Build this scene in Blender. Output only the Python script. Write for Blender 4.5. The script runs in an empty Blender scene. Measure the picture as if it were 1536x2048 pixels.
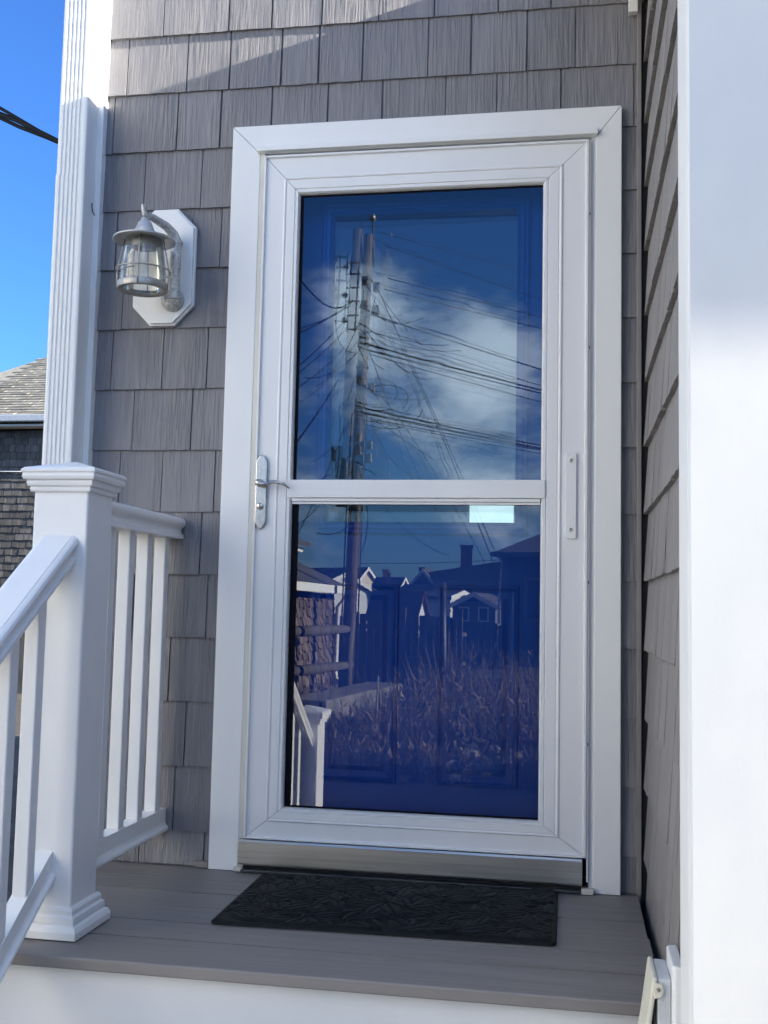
import bpy, bmesh, math, random
from mathutils import Vector, Matrix
R = math.radians
random.seed(7)
sc = bpy.context.scene
COL = sc.collection

# ------------------------------------------------------------------ camera
CAM = Vector((0.97015, -2.93864, 0.72454))
YAW, PITCH, ROLL, FPX = 0.1712, 0.0876, 0.0209, 2161.7     # FPX: focal length in pixels of a 1536x2048 frame
def _axes():
    cy, sy, cp, sp, cr, sr = (math.cos(YAW), math.sin(YAW), math.cos(PITCH), math.sin(PITCH), math.cos(ROLL), math.sin(ROLL))
    w = Vector((-sy*cp, cy*cp, sp)); r = Vector((cy, sy, 0)); u = r.cross(w)
    return cr*r + sr*u, -sr*r + cr*u, w
AR, AU, AW = _axes()
cd = bpy.data.cameras.new('camera'); cam = bpy.data.objects.new('camera', cd); COL.objects.link(cam)
cd.sensor_fit = 'VERTICAL'; cd.sensor_height = 36.0; cd.lens = FPX/2048*36.0
cd.clip_start = 0.05; cd.clip_end = 3000
cam.matrix_world = Matrix(((AR.x, AU.x, -AW.x, CAM.x), (AR.y, AU.y, -AW.y, CAM.y), (AR.z, AU.z, -AW.z, CAM.z), (0, 0, 0, 1)))
sc.camera = cam

# ------------------------------------------------------------------ light
SUN_TO = Vector((0.962, -0.072, 0.268)).normalized()         # low winter sun, far to the right, just in front of the wall
SUN_EL = math.asin(SUN_TO.z); SUN_AZ = math.atan2(SUN_TO.x, SUN_TO.y)
sd = bpy.data.lights.new('sun', 'SUN'); sd.energy = 5.0; sd.angle = R(0.4); sd.color = (1.0, 0.93, 0.80)
sun = bpy.data.objects.new('sun', sd); COL.objects.link(sun)
sun.rotation_euler = (-SUN_TO).to_track_quat('-Z', 'Y').to_euler()
world = bpy.data.worlds.new('World'); sc.world = world; world.use_nodes = True
wn = world.node_tree.nodes; wl = world.node_tree.links; wn.clear()
def W(t, **k):
    n = wn.new(t)
    for a, b in k.items(): setattr(n, a, b)
    return n
wo = W('ShaderNodeOutputWorld'); bg = W('ShaderNodeBackground'); bg.inputs['Strength'].default_value = 0.07
sky = W('ShaderNodeTexSky', sky_type='NISHITA', sun_disc=False, sun_elevation=SUN_EL, sun_rotation=SUN_AZ)
sky.air_density = 1.0; sky.dust_density = 0.25; sky.ozone_density = 2.2; sky.altitude = 10
tc = W('ShaderNodeTexCoord')
mp = W('ShaderNodeMapping'); mp.inputs['Scale'].default_value = (1.0, 1.0, 2.1); mp.inputs['Location'].default_value = (6.85, 10.5, 0.3)
nz = W('ShaderNodeTexNoise'); nz.inputs['Scale'].default_value = 2.0; nz.inputs['Detail'].default_value = 12; nz.inputs['Roughness'].default_value = 0.58
wl.new(tc.outputs['Generated'], mp.inputs['Vector']); wl.new(mp.outputs['Vector'], nz.inputs['Vector'])
def blob(d, lo, hi, amp):
    v = Vector(d).normalized()
    dp = W('ShaderNodeVectorMath', operation='DOT_PRODUCT'); dp.inputs[1].default_value = v
    wl.new(tc.outputs['Generated'], dp.inputs[0])
    mr = W('ShaderNodeMapRange', interpolation_type='SMOOTHSTEP')
    mr.inputs['From Min'].default_value = lo; mr.inputs['From Max'].default_value = hi
    mr.inputs['To Min'].default_value = 0; mr.inputs['To Max'].default_value = amp
    wl.new(dp.outputs['Value'], mr.inputs['Value'])
    return mr.outputs['Result']
def addv(a, b):
    m = W('ShaderNodeMath', operation='ADD'); wl.new(a, m.inputs[0]); wl.new(b, m.inputs[1]); return m.outputs[0]
cv = nz.outputs['Fac']
cv = addv(cv, blob((-0.128, -0.958, 0.252), 0.991, 0.9999, 0.115))       # the big cumulus mirrored in the upper pane
cv = addv(cv, blob((-0.02, -0.97, 0.225), 0.995, 0.9999, 0.05))
cr = W('ShaderNodeMapRange', interpolation_type='SMOOTHSTEP')
cr.inputs['From Min'].default_value = 0.51; cr.inputs['From Max'].default_value = 0.61
wl.new(cv, cr.inputs['Value'])
# long low streaks of cloud close to the horizon
mp2 = W('ShaderNodeMapping'); mp2.inputs['Scale'].default_value = (1.2, 1.2, 16.0)
nz2 = W('ShaderNodeTexNoise'); nz2.inputs['Scale'].default_value = 3.0; nz2.inputs['Detail'].default_value = 6
wl.new(tc.outputs['Generated'], mp2.inputs['Vector']); wl.new(mp2.outputs['Vector'], nz2.inputs['Vector'])
sx = W('ShaderNodeSeparateXYZ'); wl.new(tc.outputs['Generated'], sx.inputs[0])
lowm = W('ShaderNodeMapRange', interpolation_type='SMOOTHSTEP'); lowm.inputs['From Min'].default_value = 0.13; lowm.inputs['From Max'].default_value = 0.05
wl.new(sx.outputs['Z'], lowm.inputs['Value'])
str_ = W('ShaderNodeMapRange', interpolation_type='SMOOTHSTEP'); str_.inputs['From Min'].default_value = 0.45; str_.inputs['From Max'].default_value = 0.72
wl.new(nz2.outputs['Fac'], str_.inputs['Value'])
lm = W('ShaderNodeMath', operation='MULTIPLY'); wl.new(lowm.outputs[0], lm.inputs[0]); wl.new(str_.outputs[0], lm.inputs[1])
lm2 = W('ShaderNodeMath', operation='MULTIPLY'); wl.new(lm.outputs[0], lm2.inputs[0]); lm2.inputs[1].default_value = 0.55
cmx = W('ShaderNodeMath', operation='MAXIMUM'); wl.new(cr.outputs[0], cmx.inputs[0]); wl.new(lm2.outputs[0], cmx.inputs[1])
ccol = W('ShaderNodeMixRGB'); ccol.inputs[1].default_value = (1.7, 2.8, 4.2, 1); ccol.inputs[2].default_value = (6.2, 7.6, 9.0, 1)
wl.new(cr.outputs[0], ccol.inputs[0])
hs = W('ShaderNodeHueSaturation'); hs.inputs['Saturation'].default_value = 1.0; hs.inputs['Value'].default_value = 1.0
wl.new(sky.outputs[0], hs.inputs['Color'])
tint = W('ShaderNodeMixRGB', blend_type='MULTIPLY'); tint.inputs[0].default_value = 1; tint.inputs[2].default_value = (0.30, 0.56, 1.02, 1); wl.new(hs.outputs[0], tint.inputs[1])
mx = W('ShaderNodeMixRGB'); wl.new(cmx.outputs[0], mx.inputs[0]); wl.new(tint.outputs[0], mx.inputs[1]); wl.new(ccol.outputs[0], mx.inputs[2])
wl.new(mx.outputs[0], bg.inputs['Color']); wl.new(bg.outputs[0], wo.inputs[0])
sc.view_settings.view_transform = 'Standard'; sc.view_settings.look = 'None'; sc.view_settings.gamma = 1.0
sc.view_settings.use_curve_mapping = False
sc.view_settings.exposure = 2.21
sc.cycles.use_denoising = True
sc.cycles.max_bounces = 10; sc.cycles.diffuse_bounces = 4; sc.cycles.glossy_bounces = 6; sc.cycles.transparent_max_bounces = 16
sc.cycles.caustics_reflective = False; sc.cycles.caustics_refractive = False
sc.cycles.sample_clamp_indirect = 6.0

# ------------------------------------------------------------------ pixels to places
GLASS_Y = -0.022
def pray(px, py): return AW + (px-768)/FPX*AR - (py-1024)/FPX*AU
def at(px, py, **k):
    (ax, v), = k.items(); i = 'xyz'.index(ax); d = pray(px, py); return CAM + d*((v-CAM[i])/d[i])
def rf(px, py, **k):                       # a place seen mirrored in the storm-door glass
    (ax, v), = k.items(); i = 'xyz'.index(ax); d = pray(px, py); d = Vector((d.x, -d.y, d.z)); c = Vector((CAM.x, 2*GLASS_Y-CAM.y, CAM.z))
    return c + d*((v-c[i])/d[i])

# ------------------------------------------------------------------ materials
def mat(name, col, col2=None, rough=0.5, metal=0.0, nscale=(6, 6, 6), ndetail=4, lo=0.35, hi=0.65, bump=0.0, bscale=(60, 60, 60), bdist=0.002,
        rnd=0.0, spec=0.5, spots=None, rvar=0.0, coat=0.0, bdetail=4):
    m = bpy.data.materials.new(name); m.use_nodes = True
    nt = m.node_tree; N = nt.nodes; L = nt.links; b = N['Principled BSDF']
    b.inputs['Roughness'].default_value = rough; b.inputs['Metallic'].default_value = metal
    b.inputs['Specular IOR Level'].default_value = spec; b.inputs['Coat Weight'].default_value = coat
    tcn = N.new('ShaderNodeTexCoord'); oi = N.new('ShaderNodeObjectInfo')
    off = N.new('ShaderNodeVectorMath'); off.operation = 'MULTIPLY_ADD'
    off.inputs[1].default_value = (0, 0, 0); L.new(tcn.outputs['Object'], off.inputs[0])
    cmb = N.new('ShaderNodeCombineXYZ'); mul = N.new('ShaderNodeMath'); mul.operation = 'MULTIPLY'; mul.inputs[1].default_value = 23.7
    L.new(oi.outputs['Random'], mul.inputs[0])
    for i in range(3): L.new(mul.outputs[0], cmb.inputs[i])
    add = N.new('ShaderNodeVectorMath'); add.operation = 'ADD'; L.new(tcn.outputs['Object'], add.inputs[0])
    if rnd > 0: L.new(cmb.outputs[0], add.inputs[1])
    vec = add.outputs[0]
    def noise(scale, det=4, rg=0.55):
        mpn = N.new('ShaderNodeMapping'); mpn.inputs['Scale'].default_value = scale; L.new(vec, mpn.inputs['Vector'])
        n = N.new('ShaderNodeTexNoise'); n.inputs['Scale'].default_value = 1; n.inputs['Detail'].default_value = det; n.inputs['Roughness'].default_value = rg
        L.new(mpn.outputs[0], n.inputs['Vector']); return n.outputs['Fac']
    def rng(v, a, c, d=0.0, e=1.0):
        r_ = N.new('ShaderNodeMapRange'); r_.inputs['From Min'].default_value = a; r_.inputs['From Max'].default_value = c
        r_.inputs['To Min'].default_value = d; r_.inputs['To Max'].default_value = e; L.new(v, r_.inputs['Value']); return r_.outputs[0]
    out = None
    if col2:
        mix = N.new('ShaderNodeMixRGB'); mix.inputs[1].default_value = (*col, 1); mix.inputs[2].default_value = (*col2, 1)
        L.new(rng(noise(nscale, ndetail), lo, hi), mix.inputs[0]); out = mix.outputs[0]
    else:
        c_ = N.new('ShaderNodeRGB'); c_.outputs[0].default_value = (*col, 1); out = c_.outputs[0]
    if rnd > 0:
        hsv = N.new('ShaderNodeHueSaturation'); L.new(out, hsv.inputs['Color']); L.new(rng(oi.outputs['Random'], 0, 1, 1-rnd, 1+rnd), hsv.inputs['Value']); out = hsv.outputs[0]
    if spots:
        scol, sscale, thr = spots
        mix = N.new('ShaderNodeMixRGB'); L.new(out, mix.inputs[1]); mix.inputs[2].default_value = (*scol, 1)
        L.new(rng(noise(sscale, 3), thr, thr+0.06), mix.inputs[0]); out = mix.outputs[0]
    L.new(out, b.inputs['Base Color'])
    if rvar > 0: L.new(rng(noise((9, 9, 9), 5), 0.3, 0.7, max(0.02, rough-rvar), rough+rvar), b.inputs['Roughness'])
    if bump > 0:
        bp = N.new('ShaderNodeBump'); bp.inputs['Strength'].default_value = bump; bp.inputs['Distance'].default_value = bdist
        L.new(noise(bscale, bdetail, 0.6), bp.inputs['Height']); L.new(bp.outputs[0], b.inputs['Normal'])
    return m

def siding_mat(name, col):
    """moulded shingle: vertical saw-cut grain, stronger on some pieces than on others"""
    m = bpy.data.materials.new(name); m.use_nodes = True
    nt = m.node_tree; N = nt.nodes; L = nt.links; b = N['Principled BSDF']
    b.inputs['Roughness'].default_value = 0.55; b.inputs['Specular IOR Level'].default_value = 0.35
    tcn = N.new('ShaderNodeTexCoord'); oi = N.new('ShaderNodeObjectInfo')
    mul = N.new('ShaderNodeMath'); mul.operation = 'MULTIPLY'; mul.inputs[1].default_value = 31.3; L.new(oi.outputs['Random'], mul.inputs[0])
    cmb = N.new('ShaderNodeCombineXYZ')
    for i in range(3): L.new(mul.outputs[0], cmb.inputs[i])
    add = N.new('ShaderNodeVectorMath'); add.operation = 'ADD'; L.new(tcn.outputs['Object'], add.inputs[0]); L.new(cmb.outputs[0], add.inputs[1])
    def noise(scale, det, rg=0.6):
        mpn = N.new('ShaderNodeMapping'); mpn.inputs['Scale'].default_value = scale; L.new(add.outputs[0], mpn.inputs['Vector'])
        n = N.new('ShaderNodeTexNoise'); n.inputs['Scale'].default_value = 1; n.inputs['Detail'].default_value = det; n.inputs['Roughness'].default_value = rg
        L.new(mpn.outputs[0], n.inputs['Vector']); return n.outputs['Fac']
    def rng(v, a, c, d=0.0, e=1.0):
        r_ = N.new('ShaderNodeMapRange'); r_.inputs['From Min'].default_value = a; r_.inputs['From Max'].default_value = c
        r_.inputs['To Min'].default_value = d; r_.inputs['To Max'].default_value = e; L.new(v, r_.inputs['Value']); return r_.outputs[0]
    def mth(op, a, c):
        k = N.new('ShaderNodeMath'); k.operation = op; L.new(a, k.inputs[0])
        if isinstance(c, float): k.inputs[1].default_value = c
        else: L.new(c, k.inputs[1])
        return k.outputs[0]
    fine = noise((135, 135, 2.2), 4); broad = noise((40, 40, 1.0), 3); patch = noise((14, 14, 3), 2)
    amt = rng(patch, 0.38, 0.62, 0.25, 1.0)
    hgt = mth('MULTIPLY', mth('ADD', mth('MULTIPLY', rng(fine, 0.40, 0.60), 0.20), mth('MULTIPLY', broad, 0.40)), amt)
    bp = N.new('ShaderNodeBump'); bp.inputs['Strength'].default_value = 0.85; bp.inputs['Distance'].default_value = 0.014
    L.new(hgt, bp.inputs['Height']); L.new(bp.outputs[0], b.inputs['Normal'])
    mix = N.new('ShaderNodeMixRGB'); mix.inputs[1].default_value = (*[c*0.92 for c in col], 1); mix.inputs[2].default_value = (*[c*1.06 for c in col], 1)
    L.new(rng(fine, 0.35, 0.65), mix.inputs[0])
    hsv = N.new('ShaderNodeHueSaturation'); L.new(mix.outputs[0], hsv.inputs['Color']); L.new(rng(oi.outputs['Random'], 0, 1, 0.93, 1.07), hsv.inputs['Value'])
    L.new(hsv.outputs[0], b.inputs['Base Color'])
    return m

def glass_mat(name, tint, gain, wav=0.0, wscale=(3, 3, 2)):
    """thin pane: see-through, with the mirror image of both its faces"""
    m = bpy.data.materials.new(name); m.use_nodes = True
    nt = m.node_tree; N = nt.nodes; L = nt.links; N.clear()
    o = N.new('ShaderNodeOutputMaterial'); tr = N.new('ShaderNodeBsdfTransparent'); gl = N.new('ShaderNodeBsdfGlossy')
    tr.inputs[0].default_value = (*tint, 1); gl.inputs['Roughness'].default_value = 0.0; gl.inputs[0].default_value = (0.90, 0.95, 1.0, 1)
    fr = N.new('ShaderNodeFresnel'); fr.inputs['IOR'].default_value = 1.52
    mu = N.new('ShaderNodeMath'); mu.operation = 'MULTIPLY'; mu.use_clamp = True; mu.inputs[1].default_value = gain; L.new(fr.outputs[0], mu.inputs[0])
    mxs = N.new('ShaderNodeMixShader'); L.new(mu.outputs[0], mxs.inputs[0]); L.new(tr.outputs[0], mxs.inputs[1]); L.new(gl.outputs[0], mxs.inputs[2])
    if wav > 0:
        tcn = N.new('ShaderNodeTexCoord'); mpn = N.new('ShaderNodeMapping'); mpn.inputs['Scale'].default_value = wscale; L.new(tcn.outputs['Object'], mpn.inputs['Vector'])
        n = N.new('ShaderNodeTexNoise'); n.inputs['Scale'].default_value = 1; n.inputs['Detail'].default_value = 2; L.new(mpn.outputs[0], n.inputs['Vector'])
        bp = N.new('ShaderNodeBump'); bp.inputs['Strength'].default_value = 1.0; bp.inputs['Distance'].default_value = wav
        L.new(n.outputs['Fac'], bp.inputs['Height']); L.new(bp.outputs[0], gl.inputs['Normal'])
    L.new(mxs.outputs[0], o.inputs[0])
    return m

M = {}
M['white'] = mat('white_vinyl', (0.80, 0.80, 0.79), (0.76, 0.765, 0.765), rough=0.38, nscale=(5, 5, 2), bump=0.05, bscale=(40, 40, 12), bdist=0.0006, spots=((0.50, 0.50, 0.48), (60, 60, 44), 0.75))
M['white_pvc'] = mat('white_pvc_board', (0.80, 0.80, 0.785), (0.755, 0.76, 0.76), rough=0.55, nscale=(7, 7, 4), bump=0.12, bscale=(150, 150, 110), bdist=0.0008, spots=((0.55, 0.55, 0.53), (80, 80, 60), 0.745))
M['white_rail'] = mat('white_vinyl_rail', (0.81, 0.81, 0.80), (0.755, 0.76, 0.765), rough=0.34, nscale=(6, 6, 3), bump=0.06, bscale=(30, 30, 9), bdist=0.0008, spots=((0.45, 0.46, 0.46), (38, 38, 30), 0.755))
M['door_white'] = mat('painted_aluminium', (0.78, 0.785, 0.785), (0.745, 0.75, 0.755), rough=0.30, nscale=(4, 4, 2), spots=((0.48, 0.48, 0.46), (60, 60, 40), 0.76))
M['cream'] = mat('cream_vinyl', (0.66, 0.64, 0.56), (0.60, 0.58, 0.51), rough=0.4, nscale=(20, 20, 6))
M['siding'] = siding_mat('grey_shingle_siding', (0.204, 0.199, 0.212))
M['siding_bounce_tint'] = siding_mat('grey_shingle_siding_bounce_tint', (0.262, 0.246, 0.238))  # same siding, paler and warmer: bounced light put into the colour
M['trim_grey'] = mat('taupe_trim', (0.22, 0.20, 0.19), (0.19, 0.175, 0.17), rough=0.5)
M['dark'] = mat('recess_shade_black', (0.018, 0.018, 0.02), rough=0.8)  # near-black, also colours in the shade of gaps and recesses
M['gasket'] = mat('black_gasket', (0.004, 0.004, 0.010), rough=0.7, spec=0.1)
M['deck'] = mat('grey_composite_board', (0.235, 0.215, 0.205), (0.19, 0.175, 0.168), rough=0.55, nscale=(1.6, 90, 30), ndetail=6, lo=0.32, hi=0.68, bump=0.35, bscale=(3, 190, 60), bdist=0.0012, rnd=0.06, spots=((0.245, 0.225, 0.215), (2.2, 13, 3), 0.57))
M['mat'] = mat('black_rubber', (0.0045, 0.0048, 0.0055), (0.007, 0.0075, 0.0085), spec=0.22, rough=0.6, nscale=(30, 30, 30), bump=0.5, bscale=(260, 260, 260), bdist=0.0006)
M['steel'] = mat('brushed_steel', (0.80, 0.75, 0.65), (0.60, 0.56, 0.50), rough=0.32, metal=1.0, nscale=(2.5, 20, 120), lo=0.3, hi=0.7, bump=0.05, bscale=(3, 40, 700), bdist=0.0004)
M['nickel'] = mat('satin_nickel', (0.62, 0.58, 0.52), (0.50, 0.47, 0.43), rough=0.28, metal=1.0, nscale=(70, 70, 70), rvar=0.08)
M['galv'] = mat('galvanised_metal', (0.62, 0.62, 0.60), (0.38, 0.38, 0.37), rough=0.5, metal=0.55, nscale=(130, 130, 130), ndetail=5, lo=0.4, hi=0.62, bump=0.7, bscale=(190, 190, 190), bdist=0.002)
M['hood'] = mat('lamp_hood_metal', (0.58, 0.58, 0.58), (0.50, 0.50, 0.50), rough=0.42, metal=0.5, nscale=(40, 40, 40), bump=0.2, bscale=(160, 160, 160), bdist=0.0006)
M['blue'] = mat('blue_door_paint', (0.001, 0.084, 0.46), (0.001, 0.076, 0.42), rough=0.34, spec=0.18, nscale=(3, 3, 3), bump=0.06, bscale=(30, 30, 4), bdist=0.0006)
M['glass_storm'] = glass_mat('storm_glass', (0.93, 0.95, 0.96), 2.3)
M['glass_in1'] = glass_mat('insulated_glass', (0.92, 0.95, 0.96), 2.0, 0.00022, (5, 5, 7))
M['glass_in2'] = glass_mat('insulated_glass_inner', (0.92, 0.95, 0.96), 1.1, 0.0003, (4, 4, 8))
M['lampglass'] = glass_mat('lamp_glass', (0.86, 0.85, 0.80), 2.0, 0.002, (30, 30, 4))
_nt = M['lampglass'].node_tree; _o = [n for n in _nt.nodes if n.type == 'OUTPUT_MATERIAL'][0]; _src = _o.inputs[0].links[0].from_socket
_df = _nt.nodes.new('ShaderNodeBsdfTranslucent'); _df.inputs[0].default_value = (0.75, 0.73, 0.66, 1); _d2 = _nt.nodes.new('ShaderNodeBsdfDiffuse'); _d2.inputs[0].default_value = (0.66, 0.65, 0.60, 1)
_m1 = _nt.nodes.new('ShaderNodeMixShader'); _m1.inputs[0].default_value = 0.5; _nt.links.new(_df.outputs[0], _m1.inputs[1]); _nt.links.new(_d2.outputs[0], _m1.inputs[2])
_m2 = _nt.nodes.new('ShaderNodeMixShader'); _m2.inputs[0].default_value = 0.22; _nt.links.new(_src, _m2.inputs[1]); _nt.links.new(_m1.outputs[0], _m2.inputs[2]); _nt.links.new(_m2.outputs[0], _o.inputs[0])
M['lampsteel'] = mat('weathered_steel', (0.46, 0.44, 0.40), (0.34, 0.33, 0.31), rough=0.48, metal=0.8, nscale=(90, 90, 90))
dl = bpy.data.materials.new('daylit_window'); dl.use_nodes = True
dl.node_tree.nodes['Principled BSDF'].inputs['Base Color'].default_value = (0.5, 0.5, 0.5, 1)
dl.node_tree.nodes['Principled BSDF'].inputs['Emission Color'].default_value = (0.72, 1.0, 1.0, 1); dl.node_tree.nodes['Principled BSDF'].inputs['Emission Strength'].default_value = 0.22
M['daylight'] = dl
M['room'] = mat('dark_room', (0.05, 0.05, 0.055), rough=0.9)
M['redcord'] = mat('dark_red_plastic', (0.12, 0.01, 0.012), rough=0.4)
M['outlet_cream'] = mat('aged_plastic', (0.70, 0.68, 0.56), (0.64, 0.62, 0.52), rough=0.45, nscale=(25, 25, 25))
M['outlet_grey'] = mat('grey_plastic', (0.60, 0.62, 0.64), (0.5, 0.52, 0.54), rough=0.5, nscale=(25, 25, 25), spots=((0.3, 0.3, 0.3), (60, 60, 60), 0.72))
M['cable'] = mat('black_cable', (0.006, 0.006, 0.007), rough=0.7, spec=0.2)
M['cedar'] = mat('weathered_cedar', (0.15, 0.135, 0.122), (0.085, 0.078, 0.074), rough=0.85, nscale=(22, 22, 2.5), bump=0.8, bscale=(70, 70, 4), bdist=0.006, rnd=0.32)
M['cedar_brown'] = mat('brown_cedar', (0.17, 0.125, 0.105), (0.09, 0.07, 0.062), rough=0.85, nscale=(22, 22, 2.5), bump=0.8, bscale=(70, 70, 4), bdist=0.006, rnd=0.6)
M['asphalt_shingle'] = mat('tan_roof_shingle', (0.25, 0.23, 0.19), (0.165, 0.155, 0.135), rough=0.9, nscale=(9, 9, 9), bump=0.5, bscale=(90, 90, 90), bdist=0.004, rnd=0.22)
M['asphalt_dark'] = mat('grey_roof_shingle', (0.10, 0.098, 0.10), (0.065, 0.064, 0.066), rough=0.9, nscale=(5, 5, 9), bump=0.5, bscale=(20, 20, 40), bdist=0.01)
M['roof_red'] = mat('brown_red_roof', (0.11, 0.055, 0.05), (0.075, 0.04, 0.04), rough=0.9, nscale=(5, 5, 9))
M['fence_wood'] = mat('grey_fence_wood', (0.135, 0.115, 0.095), (0.075, 0.065, 0.056), rough=0.85, nscale=(16, 16, 2), bump=0.6, bscale=(50, 50, 4), bdist=0.006, rnd=0.2)
M['fence_pale'] = mat('pale_fence_wood', (0.34, 0.30, 0.25), (0.22, 0.19, 0.16), rough=0.85, nscale=(16, 16, 2), rnd=0.15)
M['pole'] = mat('utility_pole_wood', (0.17, 0.125, 0.085), (0.085, 0.065, 0.05), rough=0.85, nscale=(11, 11, 0.7), bump=0.8, bscale=(30, 30, 1.2), bdist=0.02)
M['metal_dark'] = mat('dark_hardware', (0.06, 0.06, 0.065), (0.10, 0.10, 0.10), rough=0.5, metal=0.6)
M['porcelain'] = mat('grey_insulator', (0.30, 0.30, 0.32), rough=0.25)
M['concrete'] = mat('weathered_concrete', (0.24, 0.225, 0.20), (0.15, 0.14, 0.13), rough=0.9, nscale=(3, 3, 3), bump=0.6, bscale=(25, 25, 25), bdist=0.01)
M['ground'] = mat('stony_dirt', (0.085, 0.072, 0.058), (0.045, 0.040, 0.034), rough=0.95, nscale=(1.4, 1.4, 1.4), ndetail=9, bump=0.8, bscale=(9, 9, 9), bdist=0.05)
M['weed'] = mat('dry_weeds', (0.27, 0.21, 0.155), (0.06, 0.052, 0.04), rough=0.9, nscale=(5, 5, 3))
M['stone'] = mat('rounded_stone', (0.46, 0.41, 0.35), (0.28, 0.25, 0.22), rough=0.85, nscale=(9, 9, 9), bump=0.5, bscale=(30, 30, 30), bdist=0.006, rnd=0.25)
M['cream_wall'] = mat('cream_clapboard', (0.62, 0.54, 0.42), (0.57, 0.50, 0.39), rough=0.7, nscale=(0.5, 0.5, 9))
M['pale_wall'] = mat('pale_clapboard', (0.66, 0.66, 0.64), (0.60, 0.60, 0.58), rough=0.7, nscale=(0.5, 0.5, 9))
M['white_wall'] = mat('white_clapboard', (0.70, 0.70, 0.68), (0.64, 0.64, 0.62), rough=0.7, nscale=(0.5, 0.5, 9))
M['grey_wall'] = mat('grey_clapboard', (0.13, 0.135, 0.15), (0.10, 0.105, 0.12), rough=0.8, nscale=(0.5, 0.5, 9))
M['trim_white'] = mat('painted_trim', (0.78, 0.77, 0.74), rough=0.6)
M['pane_dark'] = mat('dark_window_pane', (0.02, 0.022, 0.026), rough=0.08)
M['brick'] = mat('chimney_brick', (0.13, 0.06, 0.05), (0.08, 0.05, 0.045), rough=0.9, nscale=(8, 8, 14))

# ------------------------------------------------------------------ mesh helpers
class MB:
    def __init__(s): s.v = []; s.f = []; s.sm = []
    def add(s, vs, fs, smooth=False):
        o = len(s.v); s.v += [tuple(v) for v in vs]
        for f in fs: s.f.append([i+o for i in f]); s.sm.append(smooth)
        return s
    def box(s, x0, x1, y0, y1, z0, z1):
        vs = [(x, y, z) for z in (z0, z1) for y in (y0, y1) for x in (x0, x1)]
        return s.add(vs, [(0, 2, 3, 1), (4, 5, 7, 6), (0, 1, 5, 4), (2, 6, 7, 3), (0, 4, 6, 2), (1, 3, 7, 5)])
    def prism(s, poly, axis, a, b, smooth=False):
        """poly: 2-D points in the plane across `axis` (x: (y,z), y: (x,z), z: (x,y)), from a to b"""
        def mk(p, t): return {'x': (t, p[0], p[1]), 'y': (p[0], t, p[1]), 'z': (p[0], p[1], t)}[axis]
        n = len(poly); vs = [mk(p, a) for p in poly] + [mk(p, b) for p in poly]
        fs = [(i, (i+1) % n, n+(i+1) % n, n+i) for i in range(n)]
        s.add(vs, fs, smooth); o = len(s.v)-2*n
        s.f.append([o+i for i in range(n)][::-1]); s.sm.append(False); s.f.append([o+n+i for i in range(n)]); s.sm.append(False)
        return s
    def loft(s, rings, closed=True, cap=True, smooth=True):
        n = len(rings[0]); o = len(s.v); vs = [p for r in rings for p in r]; fs = []
        for k in range(len(rings)-1):
            for i in range(n if closed else n-1): fs.append((k*n+i, k*n+(i+1) % n, (k+1)*n+(i+1) % n, (k+1)*n+i))
        s.add(vs, fs, smooth)
        if cap:
            s.f.append([o+i for i in range(n)][::-1]); s.sm.append(False)
            s.f.append([o+(len(rings)-1)*n+i for i in range(n)]); s.sm.append(False)
        return s
    def tube(s, pts, r, n=8, cap=True):
        pts = [Vector(p) for p in pts]; rr = r if isinstance(r, (list, tuple)) else [r]*len(pts); rings = []
        t0 = (pts[1]-pts[0]).normalized(); up = Vector((0, 0, 1)) if abs(t0.z) < 0.9 else Vector((1, 0, 0)); a = t0.cross(up).normalized()
        for i, p in enumerate(pts):
            t = (pts[min(i+1, len(pts)-1)]-pts[max(i-1, 0)]).normalized()
            a = (a-t*a.dot(t)).normalized(); b = t.cross(a)
            rings.append([p+(a*math.cos(q)+b*math.sin(q))*rr[i] for q in [2*math.pi*k/n for k in range(n)]])
        return s.loft(rings, True, cap)
    def lathe(s, prof, c, n=32, cap=False):
        rings = [[(c[0]+r*math.cos(2*math.pi*k/n), c[1]+r*math.sin(2*math.pi*k/n), c[2]+z) for k in range(n)] for r, z in prof]
        return s.loft(rings, True, cap)
    def build(s, name, m, parent=None, bevel=0, seg=2, smooth_angle=None):
        me = bpy.data.meshes.new(name); me.from_pydata(s.v, [], s.f); me.materials.append(M[m] if isinstance(m, str) else m)
        for p, sm in zip(me.polygons, s.sm): p.use_smooth = sm
        bm = bmesh.new(); bm.from_mesh(me); bmesh.ops.recalc_face_normals(bm, faces=bm.faces); bm.to_mesh(me); bm.free(); me.update()
        o = bpy.data.objects.new(name, me); COL.objects.link(o)
        if parent: o.parent = parent
        if bevel:
            md = o.modifiers.new('bevel', 'BEVEL'); md.width = bevel; md.segments = seg; md.limit_method = 'ANGLE'; md.angle_limit = R(35); md.harden_normals = False
        return o
def empty(name, loc=(0, 0, 0), rz=0):
    o = bpy.data.objects.new(name, None); COL.objects.link(o); o.location = loc; o.rotation_euler = (0, 0, rz); o.empty_display_size = 0.1; return o
def tag(o, label, cat, group=None, kind=None):
    if label: o['label'] = label
    if cat: o['category'] = cat
    if group: o['group'] = group
    if kind: o['kind'] = kind
    return o
def box(name, m, parent, x0, x1, y0, y1, z0, z1, bevel=0.0, seg=2): return MB().box(x0, x1, y0, y1, z0, z1).build(name, m, parent, bevel, seg)
def kid(parent, o):
    o.parent = parent; return o
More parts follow.
